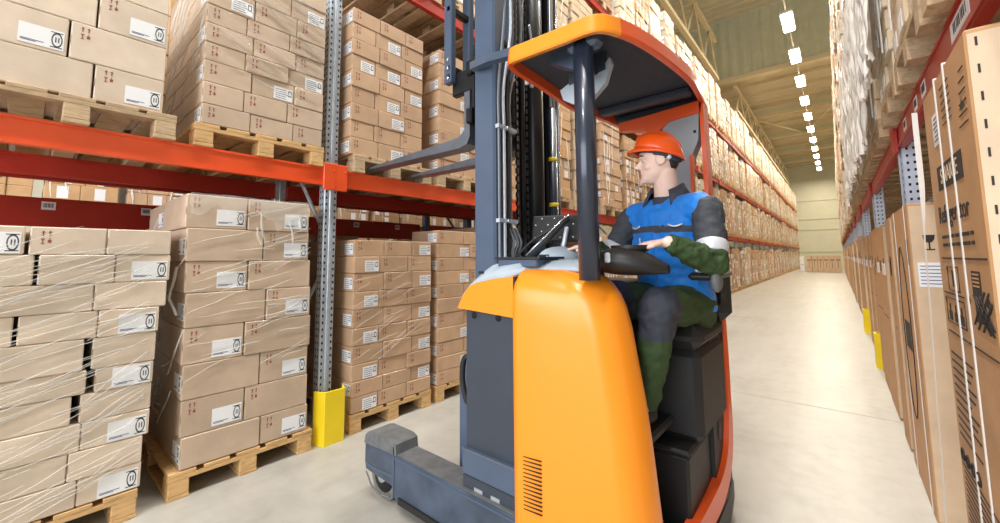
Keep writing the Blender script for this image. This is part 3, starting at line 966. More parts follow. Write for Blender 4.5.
# logo plate with lettering
mb = MB(); print_box(mb, X0, 1.74, 2.10, 1.562, 1.645)
T = Tleft(X0-.0016, 1.92, 1.603)
merge(mb, text_mesh('SNAIGE', .074, 'kraft_side', T)); part('logo_panel', mb, big, 'black logo panel with pale letters')
part('printed_word', text_mesh('Refrigerator', .088, 'black_ink', Tleft(X0-.0006, 1.935, 1.474)), big, 'black word Refrigerator')
mb = MB()
for z in (1.393, 1.365):
    for k in range(9):
        a = 1.70+k*.05
        print_box(mb, X0, a, a+.034+.01*(k % 2), z, z+.011)
print_box(mb, X0, 1.60, 2.18, 1.322, 1.327); print_box(mb, X0, 1.90, 2.20, 1.20, 1.204); print_box(mb, X0, 1.60, 2.19, 1.062, 1.067)
for k in range(11):
    z = .985-k*.028; l = (.30, .28, .25, .30, .28, .22, .30, .27, .3, .2, .29)[k]
    print_box(mb, X0, 2.19-l, 2.19, z, z+.007)
print_box(mb, X0, 1.66, 2.21, .595, .6)
for k in range(12):
    z = .575-k*.02
    print_box(mb, X0, 1.85, 2.19, z, z+.005)
for k in range(4):
    y = 2.18-k*.07; c = [(y+.02*math.cos(t*PI/8), .635+.02*math.sin(t*PI/8)) for t in range(16)]
    mb.tube([(X0-.001, p, q) for p, q in c], .003, 'black_ink', 5, closed=True)
part('printed_text', mb, big, 'lines of black print')
mb = MB()                                           # handling pictograms
for (a, b_, c, d) in ((1.95, 2.11, 1.215, 1.295), (1.91, 2.18, 1.10, 1.185)):
    mb.tube([(X0, a, c), (X0, b_, c), (X0, b_, d), (X0, a, d)], .0022, 'black_ink', 5, closed=True)
print_box(mb, X0, 2.02, 2.045, 1.228, 1.283)
for k in range(3):
    y = 1.935+k*.085
    print_box(mb, X0, y, y+.045, 1.108, 1.14); print_box(mb, X0, y+.015, y+.03, 1.14, 1.165)
print_box(mb, X0, 1.69, 1.78, 1.215, 1.29)
for k in range(4): print_box(mb, X0-.0006, 1.70, 1.77, 1.245+k*.011, 1.250+k*.011, 'kraft')
for (p, q) in (((1.78, 1.22), (1.64, 1.125)), ((1.75, 1.22), (1.61, 1.125)), ((1.71, 1.22), (1.58+.02, 1.14)), ((1.66, 1.235), (1.80, 1.135)), ((1.62, 1.235), (1.76, 1.125)), ((1.60, 1.21), (1.71, 1.125))):
    mb.tube([(X0, p[0], p[1]), (X0, q[0], q[1])], .0035, 'black_ink', 5)
print_box(mb, X0, 1.70, 1.77, 1.145, 1.215)
for y, z in ((1.845, 1.20), (1.625, 1.20)):
    mb.add([(X0-.001, y-.025, z), (X0-.001, y, z+.022), (X0-.001, y+.025, z), (X0-.001, y, z-.022)], [(0, 1, 2, 3)], 'black_ink')
for k in range(6):
    print_box(mb, X0, 1.62, 1.72-.01*k, 1.70+k*.03, 1.7035+k*.03); print_box(mb, X0, 1.80, 1.93, 1.76+k*.024, 1.763+k*.024)
mb.add([(X0-.001, 1.64, 1.745), (X0-.001, 1.67, 1.775), (X0-.001, 1.70, 1.745)], [(0, 1, 2)], 'black_ink')
part('printed_marks', mb, big, 'black handling pictograms')
mb = MB(); mb.box((X0-.002, 1.99, 1.72), (X0, 2.09, 1.83), 'label')
for k in range(6): mb.box((X0-.0028, 2.005, 1.735+k*.015), (X0, 2.075-.01*(k % 3), 1.739+k*.015), 'ink')
part('shipping_label', mb, big, 'white label')
for y in (1.84, 1.99):
    mb = MB(); mb.cbox((X0-.004, y-.006, 0.01), (X0, y+.006, 1.942), 'strap', .001); mb.box((X0, y-.006, 1.936), (X0+.7, y+.006, 1.942), 'strap')
    part('strap', mb, big, 'white packing strap')
mb = MB()
for k in range(24):
    z = 1.885-k*.0745
    mb.box((.3130, 1.577, z), (.3175, 1.579, z+.024), 'black_ink')
part('perforation', mb, big, 'row of black dashes')
mb = MB()
rows = []
for i in range(41):
    z = 1.9-i*.0465
    wv = .018*noise.noise(Vector((0, 0, z*2.2))); ww = .017 if z > 1.6 else (.005 if z < 1.42 else .005+.012*(z-1.42)/.18)
    rows.append([(.262+wv*.5-(.02*(1.45-z) if z < 1.45 else 0), 2.250, z), (.262+wv*.5-(.02*(1.45-z) if z < 1.45 else 0)+ww, 2.255, z)])
rows2 = [[(p[0], p[1]+.002, p[2]) for p in r] for r in rows]
mb.grid(rows, 'strap'); mb.grid(rows2, 'strap'); part('film_strip', mb, big, 'white film strip hanging down the far edge')
# second carton with the goblet mark
b2 = fridge(.295, 3.0, 3.8, 1.605, .62, 'pale fridge carton with goblet mark and white label, second from the camera')
yn = 2.9985
mb = MB()
gx, gz = .365, 1.40; G_ = .74
cup = [(gx+u*G_, gz+v*G_) for u, v in ((-.03, .05), (.03, .05), (.026, .02), (.012, -.002), (-.012, -.002), (-.026, .02))]
mb.prism(cup, 1, yn-.0012, yn, 'black_ink')
mb.box((gx-.003, yn-.0012, gz-.037), (gx+.003, yn, gz), 'black_ink'); mb.box((gx-.019, yn-.0012, gz-.041), (gx+.019, yn, gz-.035), 'black_ink')
mb.box((gx+.052, yn-.0012, gz-.037), (gx+.058, yn, gz+.02), 'black_ink'); mb.add([(gx+.044, yn-.001, gz+.02), (gx+.066, yn-.001, gz+.02), (gx+.055, yn-.001, gz+.04)], [(0, 1, 2)], 'black_ink')
part('printed_marks', mb, b2, 'black goblet and arrow marks')
mb = MB(); mb.box((.315, yn-.002, 1.17), (.455, yn, 1.295), 'label')
for k in range(6): mb.box((.322, yn-.0028, 1.185+k*.018), (.322+.12-.02*(k % 3), yn, 1.189+k*.018), 'blue_ink')
part('shipping_label', mb, b2, 'white label with printed lines')
mb = MB()
pts = [(X0, 3.44+.17*math.cos(t*2*PI/40), .88+.5*math.sin(t*2*PI/40)) for t in range(40)]
mb.tube(pts, .004, 'black_ink', 5, closed=True)
print_box(mb, X0, 3.33, 3.55, .78, .94); print_box(mb, X0, 3.1, 3.16, 1.28, 1.42)
part('printed_marks', mb, b2, 'black oval and bars')
for y in (3.12, 3.62):
    mb = MB(); mb.cbox((X0-.003, y-.007, .01), (X0, y+.007, 1.605), 'strap', .001); part('strap', mb, b2, 'white packing strap')
rowsr = [(3.98, 4.28, 1.60), (4.66, 5.28, 1.585), (5.36, 6.0, 1.60), (6.06, 6.5, 1.5)]
def mid_fridge(i, x, y0, y1, h, lab, labelled):
    o = fridge(x, y0, y1, h, .62, lab)
    mb = MB()
    xx = x-.0005
    print_box(mb, xx, y0+.1, y0+.16, h-.42, h-.28); print_box(mb, xx, y1-.2, y1-.12, h-.40, h-.30); print_box(mb, xx, y0+.12, y1-.12, h*.5, h*.5+.006)
    part('printed_marks', mb, o)
    if labelled:
        mb = MB(); mb.box((x-.002, y0+.02, 1.16), (x, y0+.30, 1.26), 'label'); mb.box((x+.02, y0-.0025, 1.14), (x+.16, y0-.001, 1.27), 'label')
        for k in range(4): mb.box((x+.03, y0-.0032, 1.16+k*.025), (x+.14, y0, 1.165+k*.025), 'blue_ink')
        part('shipping_label', mb, o, 'white label')
    return o
cnt = 3
for i, (y0, y1, h) in enumerate(rowsr):
    mid_fridge(i, (.295, .30, .305, .32)[i], y0, y1, h, 'tall brown fridge carton, %s along the right from the camera' % ORD[cnt], i in (1, 2)); cnt += 1
y = 6.80
rr = random.Random(8)
while y < 39:
    w = rr.choice((.62, .66, .7))
    nxt = min((p for p in PR if p > y-.12), default=99)
    if y < nxt+.12 and y+w > nxt-.12:
        y = nxt+.14
    h = rr.choice((1.56, 1.6, 1.62, 1.68))
    o = mid_fridge(9, .335+rr.uniform(-.015, .015), y, y+w-.02, h, 'tall brown fridge carton, %s along the right from the camera' % (ORD[cnt] if cnt < len(ORD) else 'forty-'+ORD[cnt-40]), True)
    y += w; cnt += 1
# cartons across the far end of the aisle
for k in range(6):
    o = fridge(-1.9+k*.35, 39.6, 40.1, 1.26, .33, 'tall brown carton across the far end of the aisle, %s from the left' % ORD[k+1], 'tall cartons across the far end')
    mb = MB(); mb.box((-1.86+k*.35, 39.597, .9), (-1.62+k*.35, 39.599, .96), 'black_ink'); mb.box((-1.76+k*.35, 39.597, .3), (-1.74+k*.35, 39.599, .85), 'black_ink')
    part('printed_marks', mb, o)
mb = MB(); mb.cbox((-2.32, 39.5, 0), (-2.02, 39.9, 1.2), 'label', .02); mb.box((-2.3, 39.49, .55), (-2.04, 39.5, .57), 'ink')
single('white_bale', mb, 'white wrapped bale beside the cartons at the far end of the aisle', 'bale')

# ------------------------------------------------------------------ the reach truck
def spline(pts, n=6, closed=True):
    P = [Vector(p) for p in pts]; out = []
    m = len(P)
    for i in range(m if closed else m-1):
        if closed: a, b_, c, d = P[i-1], P[i], P[(i+1) % m], P[(i+2) % m]
        else: a, b_, c, d = P[max(i-1, 0)], P[i], P[i+1], P[min(i+2, m-1)]
        for k in range(n):
            t = k/n
            out.append(.5*((2*b_)+(c-a)*t+(2*a-5*b_+4*c-d)*t*t+(3*b_-a-3*c+d)*t*t*t))
    if not closed: out.append(P[-1])
    return out
truck = root('reach_truck', (-1.1, 2.0, 0), 'orange and slate reach truck with raised forks, driven by the seated person', 'forklift')
# support legs with caps and load wheels
for y0, y1, nm in ((1.36, 1.50, 'near'), (2.48, 2.62, 'far')):
    mb = MB()
    poly = [(-2.17, .13), (-2.182, .17), (-2.18, .275), (-2.16, .30), (-1.92, .30), (-1.89, .285), (-.9, .285), (-.9, .055), (-1.88, .055), (-1.92, .12)]
    mb.prism(poly, 1, y0, y1, 't_leg')
    mb.box((-1.9, y0+.004, .285), (-1.06, y1-.004, .2885), 't_worn')
    mb.box((-1.905, y0-.004, .06), (-1.897, y0, .325), 't_blue')
    mb.prism([(-1.9, .262), (-1.06, .262), (-1.06, .27), (-1.9, .27)], 1, y0-.003, y0, 't_blue')
    mb.prism([(-2.17, .16), (-2.1, .15), (-1.9, .165), (-1.9, .175), (-2.1, .16), (-2.17, .17)], 1, y0-.003, y0, 't_blue')
    mb.box((-1.85, y0-.012, .055), (-1.0, y0, .085), 't_dark')
    leg = part('support_leg', mb, truck)
    cap = MB()
    prof = [(-2.186, .275), (-2.178, .315), (-2.15, .340), (-2.11, .352), (-1.92, .352), (-1.885, .338), (-1.878, .285), (-2.186, .27)]
    cap.prism(prof, 1, y0-.004, y1+.004, 't_worn'); part('cap', cap, leg)
    w = MB(); w.disc_cyl((-2.03, (y0+y1)/2, .126), 1, .125, .085, 'tyre'); w.disc_cyl((-2.03, (y0+y1)/2, .126), 1, .085, .1, 't_dark'); w.disc_cyl((-2.03, (y0+y1)/2, .126), 1, .03, .13, 'steel'); part('load_wheel', w, leg)
    w = MB(); w.tube([(-2.16, y0-.004, .12), (-2.1, y0-.006, .06), (-2.0, y0-.006, .045), (-1.93, y0-.004, .06)], .005, 't_worn', 6); part('wheel_guard', w, leg)
# chassis core and battery
mb = MB(); mb.cbox((-1.385, 1.43, .12), (-.86, 2.58, 1.14), 't_dark', .02); mb.cbox((-1.36, 1.44, 1.14), (-.86, 2.56, 1.20), 't_dark', .01); part('chassis', mb, truck)
bat = MB(); bat.cbox((-1.392, 1.395, .24), (-1.072, 1.45, 1.09), 't_black', .006)
for x in (-1.335, -1.185): bat.disc_cyl((x, 1.394, 1.068), 1, .016, .004, 'hole', 14)
bp = part('battery_panel', bat, truck)
mb = MB(); mb.cbox((-1.40, 1.375, .347), (-1.072, 1.40, .462), 't_blue', .006); mb.box((-1.40, 1.373, .455), (-1.072, 1.376, .463), 'fork'); part('bumper_bar', mb, bp)
mb = MB(); mb.cbox((-1.40, 1.382, .24), (-1.072, 1.398, .343), 't_black', .004)
for x in (-1.325, -1.225): mb.box((x, 1.3805, .290), (x+.05, 1.383, .306), 't_pgrey')
for x in (-1.35, -1.28, -1.205, -1.125): mb.disc_cyl((x, 1.38, .262), 1, .012, .012, 'steel', 10)
part('lower_plate', mb, bp)
mb = MB(); mb.tube(spline([(-1.405, 1.43, .86), (-1.44, 1.43, .84), (-1.45, 1.43, .74), (-1.42, 1.43, .65), (-1.40, 1.43, .66)], 5, False), .014, 'rubber', 8); part('cable_loop', mb, bp)
# orange front hood piece
mb = MB()
poly = [(-1.425, 1.098), (-1.076, 1.080), (-1.076, 1.258), (-1.20, 1.243), (-1.30, 1.222), (-1.345, 1.205), (-1.385, 1.165)]
mb.prism(poly, 1, 1.372, 1.9, 't_orange'); part('front_hood', mb, truck, 'orange hood over the battery')
# big orange side panel
def ease(t): return t*t*(3-2*t)
rows = []
zs = [.06, .2, .35, .5, .65, .8, .95, 1.06, 1.14, 1.19, 1.225, 1.25, 1.266, 1.276, 1.28]
def xr(z):
    tab = [(.06, -.525), (.3, -.545), (.38, -.552), (.458, -.56), (.592, -.572), (.765, -.590), (.907, -.615), (1.054, -.637), (1.12, -.652), (1.168, -.668), (1.21, -.695), (1.24, -.728), (1.256, -.757), (1.27, -.80), (1.29, -.85)]
    for (a, p), (b_, q) in zip(tab, tab[1:]):
        if z <= b_: return p+(q-p)*(z-a)/(b_-a)
    return tab[-1][1]
for z in zs:
    x1 = xr(z); x0 = -1.064
    inset = 0
    if z > 1.16: inset = .10*(1-math.sqrt(max(0, 1-((z-1.16)/.121)**2)))
    r = []
    R = .13                                       # radius of the rounded rear edge in plan
    xs = x1-R*.95
    for k in range(15):
        t = k/14; x = x0+(xs-x0)*t
        r.append((x, 1.352+.012*t+.03*t*t+inset, z))
    yb = r[-1][1]-inset
    for k in range(1, 11):
        a = k/10*PI/2
        r.append((xs+R*.95*math.sin(a), yb+.16*(1-math.cos(a))+inset*(1-k/14), z))
    r.append((x1-.012, yb+.19+inset*.3, z)); r.append((x1-.10, yb+.21+inset*.3, z))
    rows.append(r)
top = [(p[0]-.01, p[1]+.12+.06*(1-i/26), 1.283) for i, p in enumerate(rows[-1])]
rows.append(top)
mb = MB(); mb.grid(rows, 't_orange')
side = part('side_panel', mb, truck, 'large glossy orange side panel')
sol = side.modifiers.new('thick', 'SOLIDIFY'); sol.thickness = .012; sol.offset = 0
mb = MB()
for k in range(14):
    z = .543-k*.0152
    mb.prism([(-1.020, z-.002), (-.934, z+.003), (-.934, z+.0058), (-1.020, z+.0008)], 1, 1.3462, 1.3535, 'hole')
part('louvre_slots', mb, side, 'dark cooling slots')
mb = MB(); mb.box((-1.080, 1.37, .12), (-1.062, 1.42, 1.255), 'hole'); part('panel_gap', mb, side)
# grey hood top and console
mb = MB()
rows = []
for k_, y in enumerate((1.374, 1.41, 1.48, 1.7, 2.1, 2.3)):
    prof = [(-1.40, 1.150), (-1.385, 1.168), (-1.345, 1.208), (-1.29, 1.227), (-1.20, 1.246), (-1.10, 1.258), (-1.06, 1.284), (-.96, 1.288), (-.86, 1.288), (-.80, 1.282)]
    r = []
    for j, (x, z) in enumerate(prof):
        lift = (0, .028, .075, .082, .08, .06)[k_]*(.45 if j < 2 else (.85 if j == 2 else 1))
        yy = y
        if x > -1.08:
            yy = (1.47, 1.49, 1.55, 1.72, 2.1, 2.3)[k_]; lift = (0, .014, .036, .042, .04, .02)[k_]
        r.append((x, yy, z+lift))
    rows.append(r)
mb.grid(rows, 't_grey'); ht = part('hood_top', mb, truck, 'pale grey hood top')
sol = ht.modifiers.new('thick', 'SOLIDIFY'); sol.thickness = .012; sol.offset = -1
mb = MB(); mb.cbox((-1.235, 1.45, 1.295), (-1.01, 1.64, 1.333), 't_blue', .006); mb.box((-1.245, 1.445, 1.330), (-.99, 1.65, 1.341), 't_dark'); mb.box((-1.335, 1.425, 1.262), (-1.305, 1.432, 1.274), 'hole'); part('tray', mb, ht, 'slate blue tray')
mb = MB()
mb.ball((-1.11, 1.8, 1.33), (.11, .12, .064), 't_grey'); mb.box((-1.16, 1.685, 1.335), (-1.10, 1.695, 1.352), 'hole'); part('control_pod', mb, ht)
mb = MB()
for x in (-1.0, -.965): mb.tube([(x, 1.86, 1.30), (x, 1.85, 1.345)], .008, 't_dark', 8); mb.ball((x, 1.85, 1.35), .012, 't_dark', 10, 8)
part('control_levers', mb, ht)
# terminal on a bracket
mb = MB()
T = Matrix.Translation((-1.19, 1.95, 1.498)) @ Matrix.Rotation(.35, 4, 'Z') @ Matrix.Rotation(-.25, 4, 'X')
mb.cbox((-.165, -.015, -.08), (.165, .015, .08), 'rubber', .01, T)
for i in range(9):
    for j in range(4):
        if (i+j) % 2: continue
        x, z = -.145+i*.036, -.058+j*.038
        mb.box((x, -.017, z), (x+.006, -.0148, z+.006), 'steel', T)
tm = part('terminal', mb, truck, 'black dotted display terminal')
mb = MB(); mb.tube([(-1.27, 1.74, 1.34), (-1.2, 1.8, 1.42), (-1.14, 1.9, 1.53), (-1.13, 1.93, 1.55)], .017, 'rubber', 8); mb.tube([(-1.27, 1.725, 1.35), (-1.2, 1.785, 1.435), (-1.14, 1.885, 1.54), (-1.12, 1.92, 1.565)], .006, 'chrome', 8); mb.tube([(-1.13, 1.86, 1.35), (-1.12, 1.9, 1.5)], .012, 'steel', 8); mb.tube(spline([(-1.34, 1.7, 1.32), (-1.26, 1.76, 1.42), (-1.17, 1.86, 1.5), (-1.12, 1.92, 1.56)], 5, False), .008, 'rubber', 6); part('terminal_bracket', mb, tm)
# masts
mast = MB()
def channel(mb, x0, x1, y0, y1, z0, z1, m, open_to, t=.018):
    """C section in plan: web on the outer side, flanges in x"""
    yw = (y0, y0+t) if open_to > 0 else (y1-t, y1)
    mb.box((x0, yw[0], z0), (x1, yw[1], z1), m)
    mb.box((x0, y0, z0), (x0+t, y1, z1), m); mb.box((x1-t, y0, z0), (x1, y1, z1), m)
mb = MB(); mb.cbox((-1.485, 1.55, .08), (-1.335, 1.65, 4.4), 't_blue', .012); part('mast_upright', mb, truck, 'slate blue outer mast upright')
mb = MB(); channel(mb, -1.51, -1.45, 2.30, 2.39, .08, 4.4, 'mast_dark', -1); part('mast_upright', mb, truck, 'black outer mast upright')
for y0, y1, sgn in ((1.672, 1.75, 1), (2.27, 2.345, -1)):
    mb = MB(); channel(mb, -1.58, -1.46, y0, y1, .12, 4.6, 'mast_dark', sgn); part('inner_mast', mb, truck)
mb = MB(); channel(mb, -1.68, -1.56, 1.775, 1.85, .2, 4.6, 'mast_steel', 1); channel(mb, -1.68, -1.56, 2.19, 2.255, .2, 4.6, 'mast_dark', -1); part('inner_mast', mb, truck)
mb = MB(); mb.tube([(-1.46, 2.09, .15), (-1.46, 2.09, 4.3)], .062, 'mast_dark', 18); mb.tube([(-1.47, 1.975, .2), (-1.47, 1.975, 4.3)], .02, 'mast_dark', 10); part('lift_cylinder', mb, truck)
mb = MB(); mb.tube([(-1.44, 2.28, .15), (-1.44, 2.28, 2.35)], .03, 't_pillar', 14); mb.tube([(-1.44, 2.28, 2.3), (-1.44, 2.28, 4.4)], .021, 'chrome', 14)
mb.tube([(-1.44, 2.28, 1.675), (-1.44, 2.28, 1.70)], .0315, 'yellow', 14); mb.tube([(-1.44, 2.28, 1.985), (-1.44, 2.28, 2.01)], .0315, 'yellow', 14); mb.tube([(-1.425, 2.335, .2), (-1.425, 2.335, 4.3)], .007, 'chrome', 8); part('tilt_cylinder', mb, truck, 'dark cylinder with yellow bands')
mb = MB(); mb.tube([(-1.42, 1.70, .15), (-1.42, 1.70, 4.3)], .022, 't_blue', 12); part('tilt_cylinder', mb, truck)
for z0, z1 in ((.1, .34), (4.2, 4.4)):
    mb = MB(); mb.cbox((-1.47, 1.55, z0), (-1.40, 2.38, z1), 't_blue', .01); part('cross_member', mb, truck)
mb = MB()
for k, (y, dx) in enumerate(((1.575, .02), (1.61, .025), (1.65, .015), (1.70, -.005))):
    pts = [(-1.345+dx, y, 1.30), (-1.345+dx, y, 1.5), (-1.345+dx, y, 2.0), (-1.345+dx, y+.0, 2.25), (-1.35+dx, y+.05+.02*k, 2.6), (-1.36, y+.12, 3.0), (-1.38, y+.2, 3.5)]
    mb.tube(spline(pts, 5, False), .0085, ('hose', 'steel', 'rubber', 'hose')[k], 7)
for z in (1.52, 2.02): mb.box((-1.336, 1.56, z), (-1.312, 1.715, z+.02), 'steel'); mb.ball((-1.31, 1.63, z+.01), .011, 'chrome', 8, 6)
for k in range(3):
    mb.tube(spline([(-1.345, 1.67+.03*k, 1.5), (-1.32, 1.69+.03*k, 1.42), (-1.33, 1.68+.03*k, 1.36), (-1.31, 1.72+.03*k, 1.29)], 5, False), .008, 'hose', 6)
part('hydraulic_hoses', mb, truck)
mb = MB()
for y in (1.90, 2.0):
    mb.box((-1.466, y+.005, .4), (-1.458, y+.013, 4.4), 'mast_dark')
    for k in range(80):
        z = .4+k*.05
        mb.box((-1.47, y, z), (-1.455, y+.018, z+.03), 'mast_steel')
part('lift_chain', mb, truck)
mb = MB()
mb.tube(spline([(-1.30, 1.83, 2.7), (-1.29, 1.83, 2.58), (-1.29, 1.78, 2.52), (-1.3, 1.82, 2.5), (-1.3, 1.86, 2.55)], 6, False), .008, 'chrome', 8)
mb.cbox((-1.32, 1.80, 2.33), (-1.30, 1.82, 2.46), 'lamp_body', .004); part('hose_hook', mb, truck)
mb = MB(); mb.cbox((-1.32, 1.85, 2.33), (-1.30, 1.87, 2.50), 'steel', .004); part('hose_clip', mb, truck)
mb = MB()
rows = []
for x, y, z in ((-1.50, 1.55, 2.40), (-1.485, 1.535, 2.395), (-1.42, 1.508, 2.375), (-1.31, 1.488, 2.362), (-1.20, 1.47, 2.338), (-1.08, 1.452, 2.312)):
    rows.append([(x, y-.015, z-.02), (x, y-.015, z+.02), (x, y+.03, z+.02), (x, y+.03, z-.02)])
mb.grid(rows, 't_blue', closed_u=True, smooth=False); mb.add(rows[-1], [(0, 1, 2, 3)], 't_blue'); mb.cbox((-1.12, 1.44, 2.255), (-1.05, 1.485, 2.34), 't_blue', .006)
part('mast_bracket', mb, truck, 'slate bracket tying the mast to the overhead guard')
for y in (1.56, 2.4):
    mb = MB(); mb.cbox((-1.62, y, .1), (-1.50, y+.04, .78), 't_blue', .03); part('mast_shoe', mb, truck)
# fork carriage
car = MB()
car.cbox((-1.78, 1.78, 2.52), (-1.73, 2.42, 2.62), 'mast_dark', .008); car.cbox((-1.78, 1.78, 2.20), (-1.73, 2.42, 2.30), 'mast_dark', .008)
for y in (1.86, 2.06, 2.30): car.cbox((-1.74, y, 2.1), (-1.69, y+.05, 2.75), 'mast_dark', .006)
car.box((-1.74, 1.80, 2.3), (-1.72, 2.40, 2.52), 'mast_dark')
fc = part('fork_carriage', car, truck)
mb = MB()
for y in (1.775, 1.95, 2.2, 2.42): mb.cbox((-1.955, y-.025, 2.50), (-1.885, y+.025, 3.6), 't_blue', .006)
for z in (2.52, 2.58, 3.0, 3.5): mb.cbox((-1.93, 1.75, z), (-1.89, 2.43, z+.045), 'mast_dark', .006)
for y in (1.80, 2.36): mb.cbox((-1.93, y, 2.42), (-1.73, y+.05, 2.58), 'mast_dark', .01)
for z in (2.53, 2.60, 2.66): mb.disc_cyl((-1.915, 1.748, z), 1, .014, .012, 'chrome', 10)
part('load_backrest', mb, fc)
for y in (1.86, 2.285):
    mb = MB()
    prof = [(-1.765, 2.52), (-1.815, 2.52), (-1.815, 2.17), (-1.87, 2.13), (-2.96, 2.088), (-2.96, 2.074), (-1.86, 2.058), (-1.79, 2.075), (-1.765, 2.12)]
    mb.prism(prof, 1, y-.055, y+.055, 'fork'); part('fork', mb, fc, 'steel fork reaching into the pallet')
# overhead guard
ctrl = [(-1.035, 1.314), (-.965, 1.316), (-.80, 1.322), (-.68, 1.324), (-.628, 1.342), (-.588, 1.40), (-.548, 1.52), (-.517, 1.70), (-.496, 1.9), (-.488, 2.06),
        (-.50, 2.25), (-.53, 2.5), (-.59, 2.66), (-.75, 2.71), (-.93, 2.70), (-1.02, 2.62), (-1.055, 2.45), (-1.085, 2.2), (-1.125, 2.0), (-1.112, 1.8), (-1.095, 1.62), (-1.090, 1.46), (-1.082, 1.385), (-1.068, 1.34)]
loop = spline([(x, y, 0) for x, y in ctrl], 5, True)
cen = Vector((-.8, 2.0, 0))
mb = MB()
nl = len(loop)
prof = [(-.022, 2.184), (0, 2.182), (.004, 2.190), (-.002, 2.252), (-.012, 2.260), (-.05, 2.266)]
rows = [[] for _ in prof]
for i, p in enumerate(loop):
    t = (loop[(i+1) % nl]-loop[i-1]).normalized(); nrm = Vector((t.y, -t.x, 0))
    for k, (off, z) in enumerate(prof): rows[k].append(tuple(Vector((p.x, p.y, z))+nrm*off))
inn = [tuple(Vector(p)+Vector((0, 0, .07))) for p in rows[0]]
for ra, rb_ in zip([inn]+rows, rows): mb.grid([ra, rb_], 't_orange', closed_u=True)
gd = part('overhead_guard', mb, truck, 'orange rim of the overhead guard')
gd.data.materials.append(M['t_orange_shaded'])
for p in gd.data.polygons:
    j = p.index % nl
    if nl*.215 < j < nl*.99: p.material_index = 1  # shade on the away-facing rim is put into its colour
mb = MB()
inner = [(p+(cen-p).normalized()*.03) for p in loop]
ar = [(p.x, p.y) for p in inner]
mb.prism(ar, 2, 2.235, 2.262, 'vest_dark')
for y, w in ((2.20, .07), (2.40, .07)):
    mb.cbox((-1.07, y, 2.195), (-.54, y+w, 2.236), 't_black', .01)
rp = part('roof_panel', mb, gd, 'dark grey roof panel with ribs')
mb = MB()
mb.cbox((-.80, 1.375, 2.17), (-.66, 1.45, 2.236), 't_blue', .015)
mb.prism([(-.93, 2.20), (-.92, 2.236), (-.83, 2.236), (-.745, 2.15), (-.78, 2.12)], 1, 1.46, 1.52, 't_blue')
part('guard_bracket', mb, gd)
mb = MB()
q = [(-.95, 2.12), (-.88, 2.15), (-.76, 2.14), (-.70, 2.20), (-.695, 2.17), (-.725, 2.09), (-.80, 2.03), (-.88, 2.035), (-.935, 2.07)]
mb.prism(q, 1, 1.58, 1.61, 't_grey'); mb.prism([(-.9, 2.13), (-.72, 2.15), (-.72, 2.236), (-.9, 2.236)], 1, 1.575, 1.6, 't_black'); part('guard_bracket', mb, gd, 'pale blue grey bracket plate under the roof')
mb = MB(); mb.tube([(-.733, 1.405, 1.25), (-.733, 1.405, 2.20)], .041, 't_pillar', 24); part('guard_pillar', mb, truck, 'round dark slate guard pillar')
# rear pillar and header
mb = MB()
mb.prism([(-1.0, 2.17), (-.52, 2.20), (-.53, 2.13), (-.70, 2.115), (-.78, 2.05), (-.86, 2.10), (-1.0, 2.12)], 1, 2.36, 2.42, 't_orange_shaded')
part('rear_header', mb, truck, 'orange rear header')
mb = MB()
gp = [(-.72, 2.12), (-.54, 2.13), (-.55, 1.98), (-.585, 1.9), (-.60, 1.8), (-.60, 1.0), (-.70, 1.0), (-.69, 1.8), (-.68, 1.92), (-.76, 2.02)]
mb.prism(gp, 1, 2.37, 2.46, 't_pgrey'); mb.disc_cyl((-.565, 2.368, 2.03), 1, .008, .006, 'hole', 10); part('rear_pillar', mb, truck, 'pale grey rear pillar with orange edge')
mb = MB(); mb.prism([(-.535, 2.2), (-.515, 2.2), (-.51, 1.6), (-.505, 1.1), (-.525, 1.1), (-.53, 1.6)], 1, 2.36, 2.47, 't_orange_shaded'); mb.prism([(-.595, 1.9), (-.58, 1.9), (-.595, 1.1), (-.61, 1.1)], 1, 2.36, 2.40, 't_orange_shaded'); part('pillar_edge', mb, truck, 'orange pillar edge')
# cab interior
mb = MB(); mb.cbox((-1.0, 1.56, .10), (-.50, 2.42, .20), 't_dark', .01); mb.box((-.86, 1.60, .2), (-.51, 2.40, .204), 'rubber'); part('cab_floor', mb, truck)
mb = MB(); mb.cbox((-.90, 1.84, .20), (-.53, 2.42, .50), 't_dark', .012); mb.cbox((-.9, 1.83, .50), (-.52, 2.42, .525), 'seat', .01); part('cab_step', mb, truck)
mb = MB(); mb.cbox((-.88, 1.93, .525), (-.49, 2.42, .92), 'seat', .03); part('seat_base', mb, truck)
st = MB(); st.cbox((-.86, 1.90, .92), (-.47, 2.36, 1.03), 'seat', .045); sp = part('seat', st, truck)
mb = MB(); mb.cbox((-.84, 2.28, 1.0), (-.43, 2.40, 1.52), 'seat', .05); part('backrest', mb, sp)
mb = MB(); mb.cbox((-.95, 2.42, .15), (-.50, 2.5, 1.45), 't_dark', .02)
mb.prism([(-.60, .2), (-.512, .2), (-.512, 1.35), (-.56, 1.35), (-.59, .9)], 1, 2.2, 2.42, 'seat'); mb.ball((-.511, 2.3, .47), (.006, .03, .05), 't_dark', 14, 8)
part('cab_wall', mb, truck)
mb = MB(); mb.cbox((-.56, 2.12, .56), (-.51, 2.2, .72), 't_dark', .012); mb.cbox((-.545, 2.10, .70), (-.515, 2.16, .76), 't_pgrey', .01); part('seat_lever', mb, sp)
# footrest and console inside the panel
mb = MB(); mb.cbox((-1.05, 1.56, .60), (-.60, 1.90, .64), 't_dark', .01); part('footrest', mb, truck)
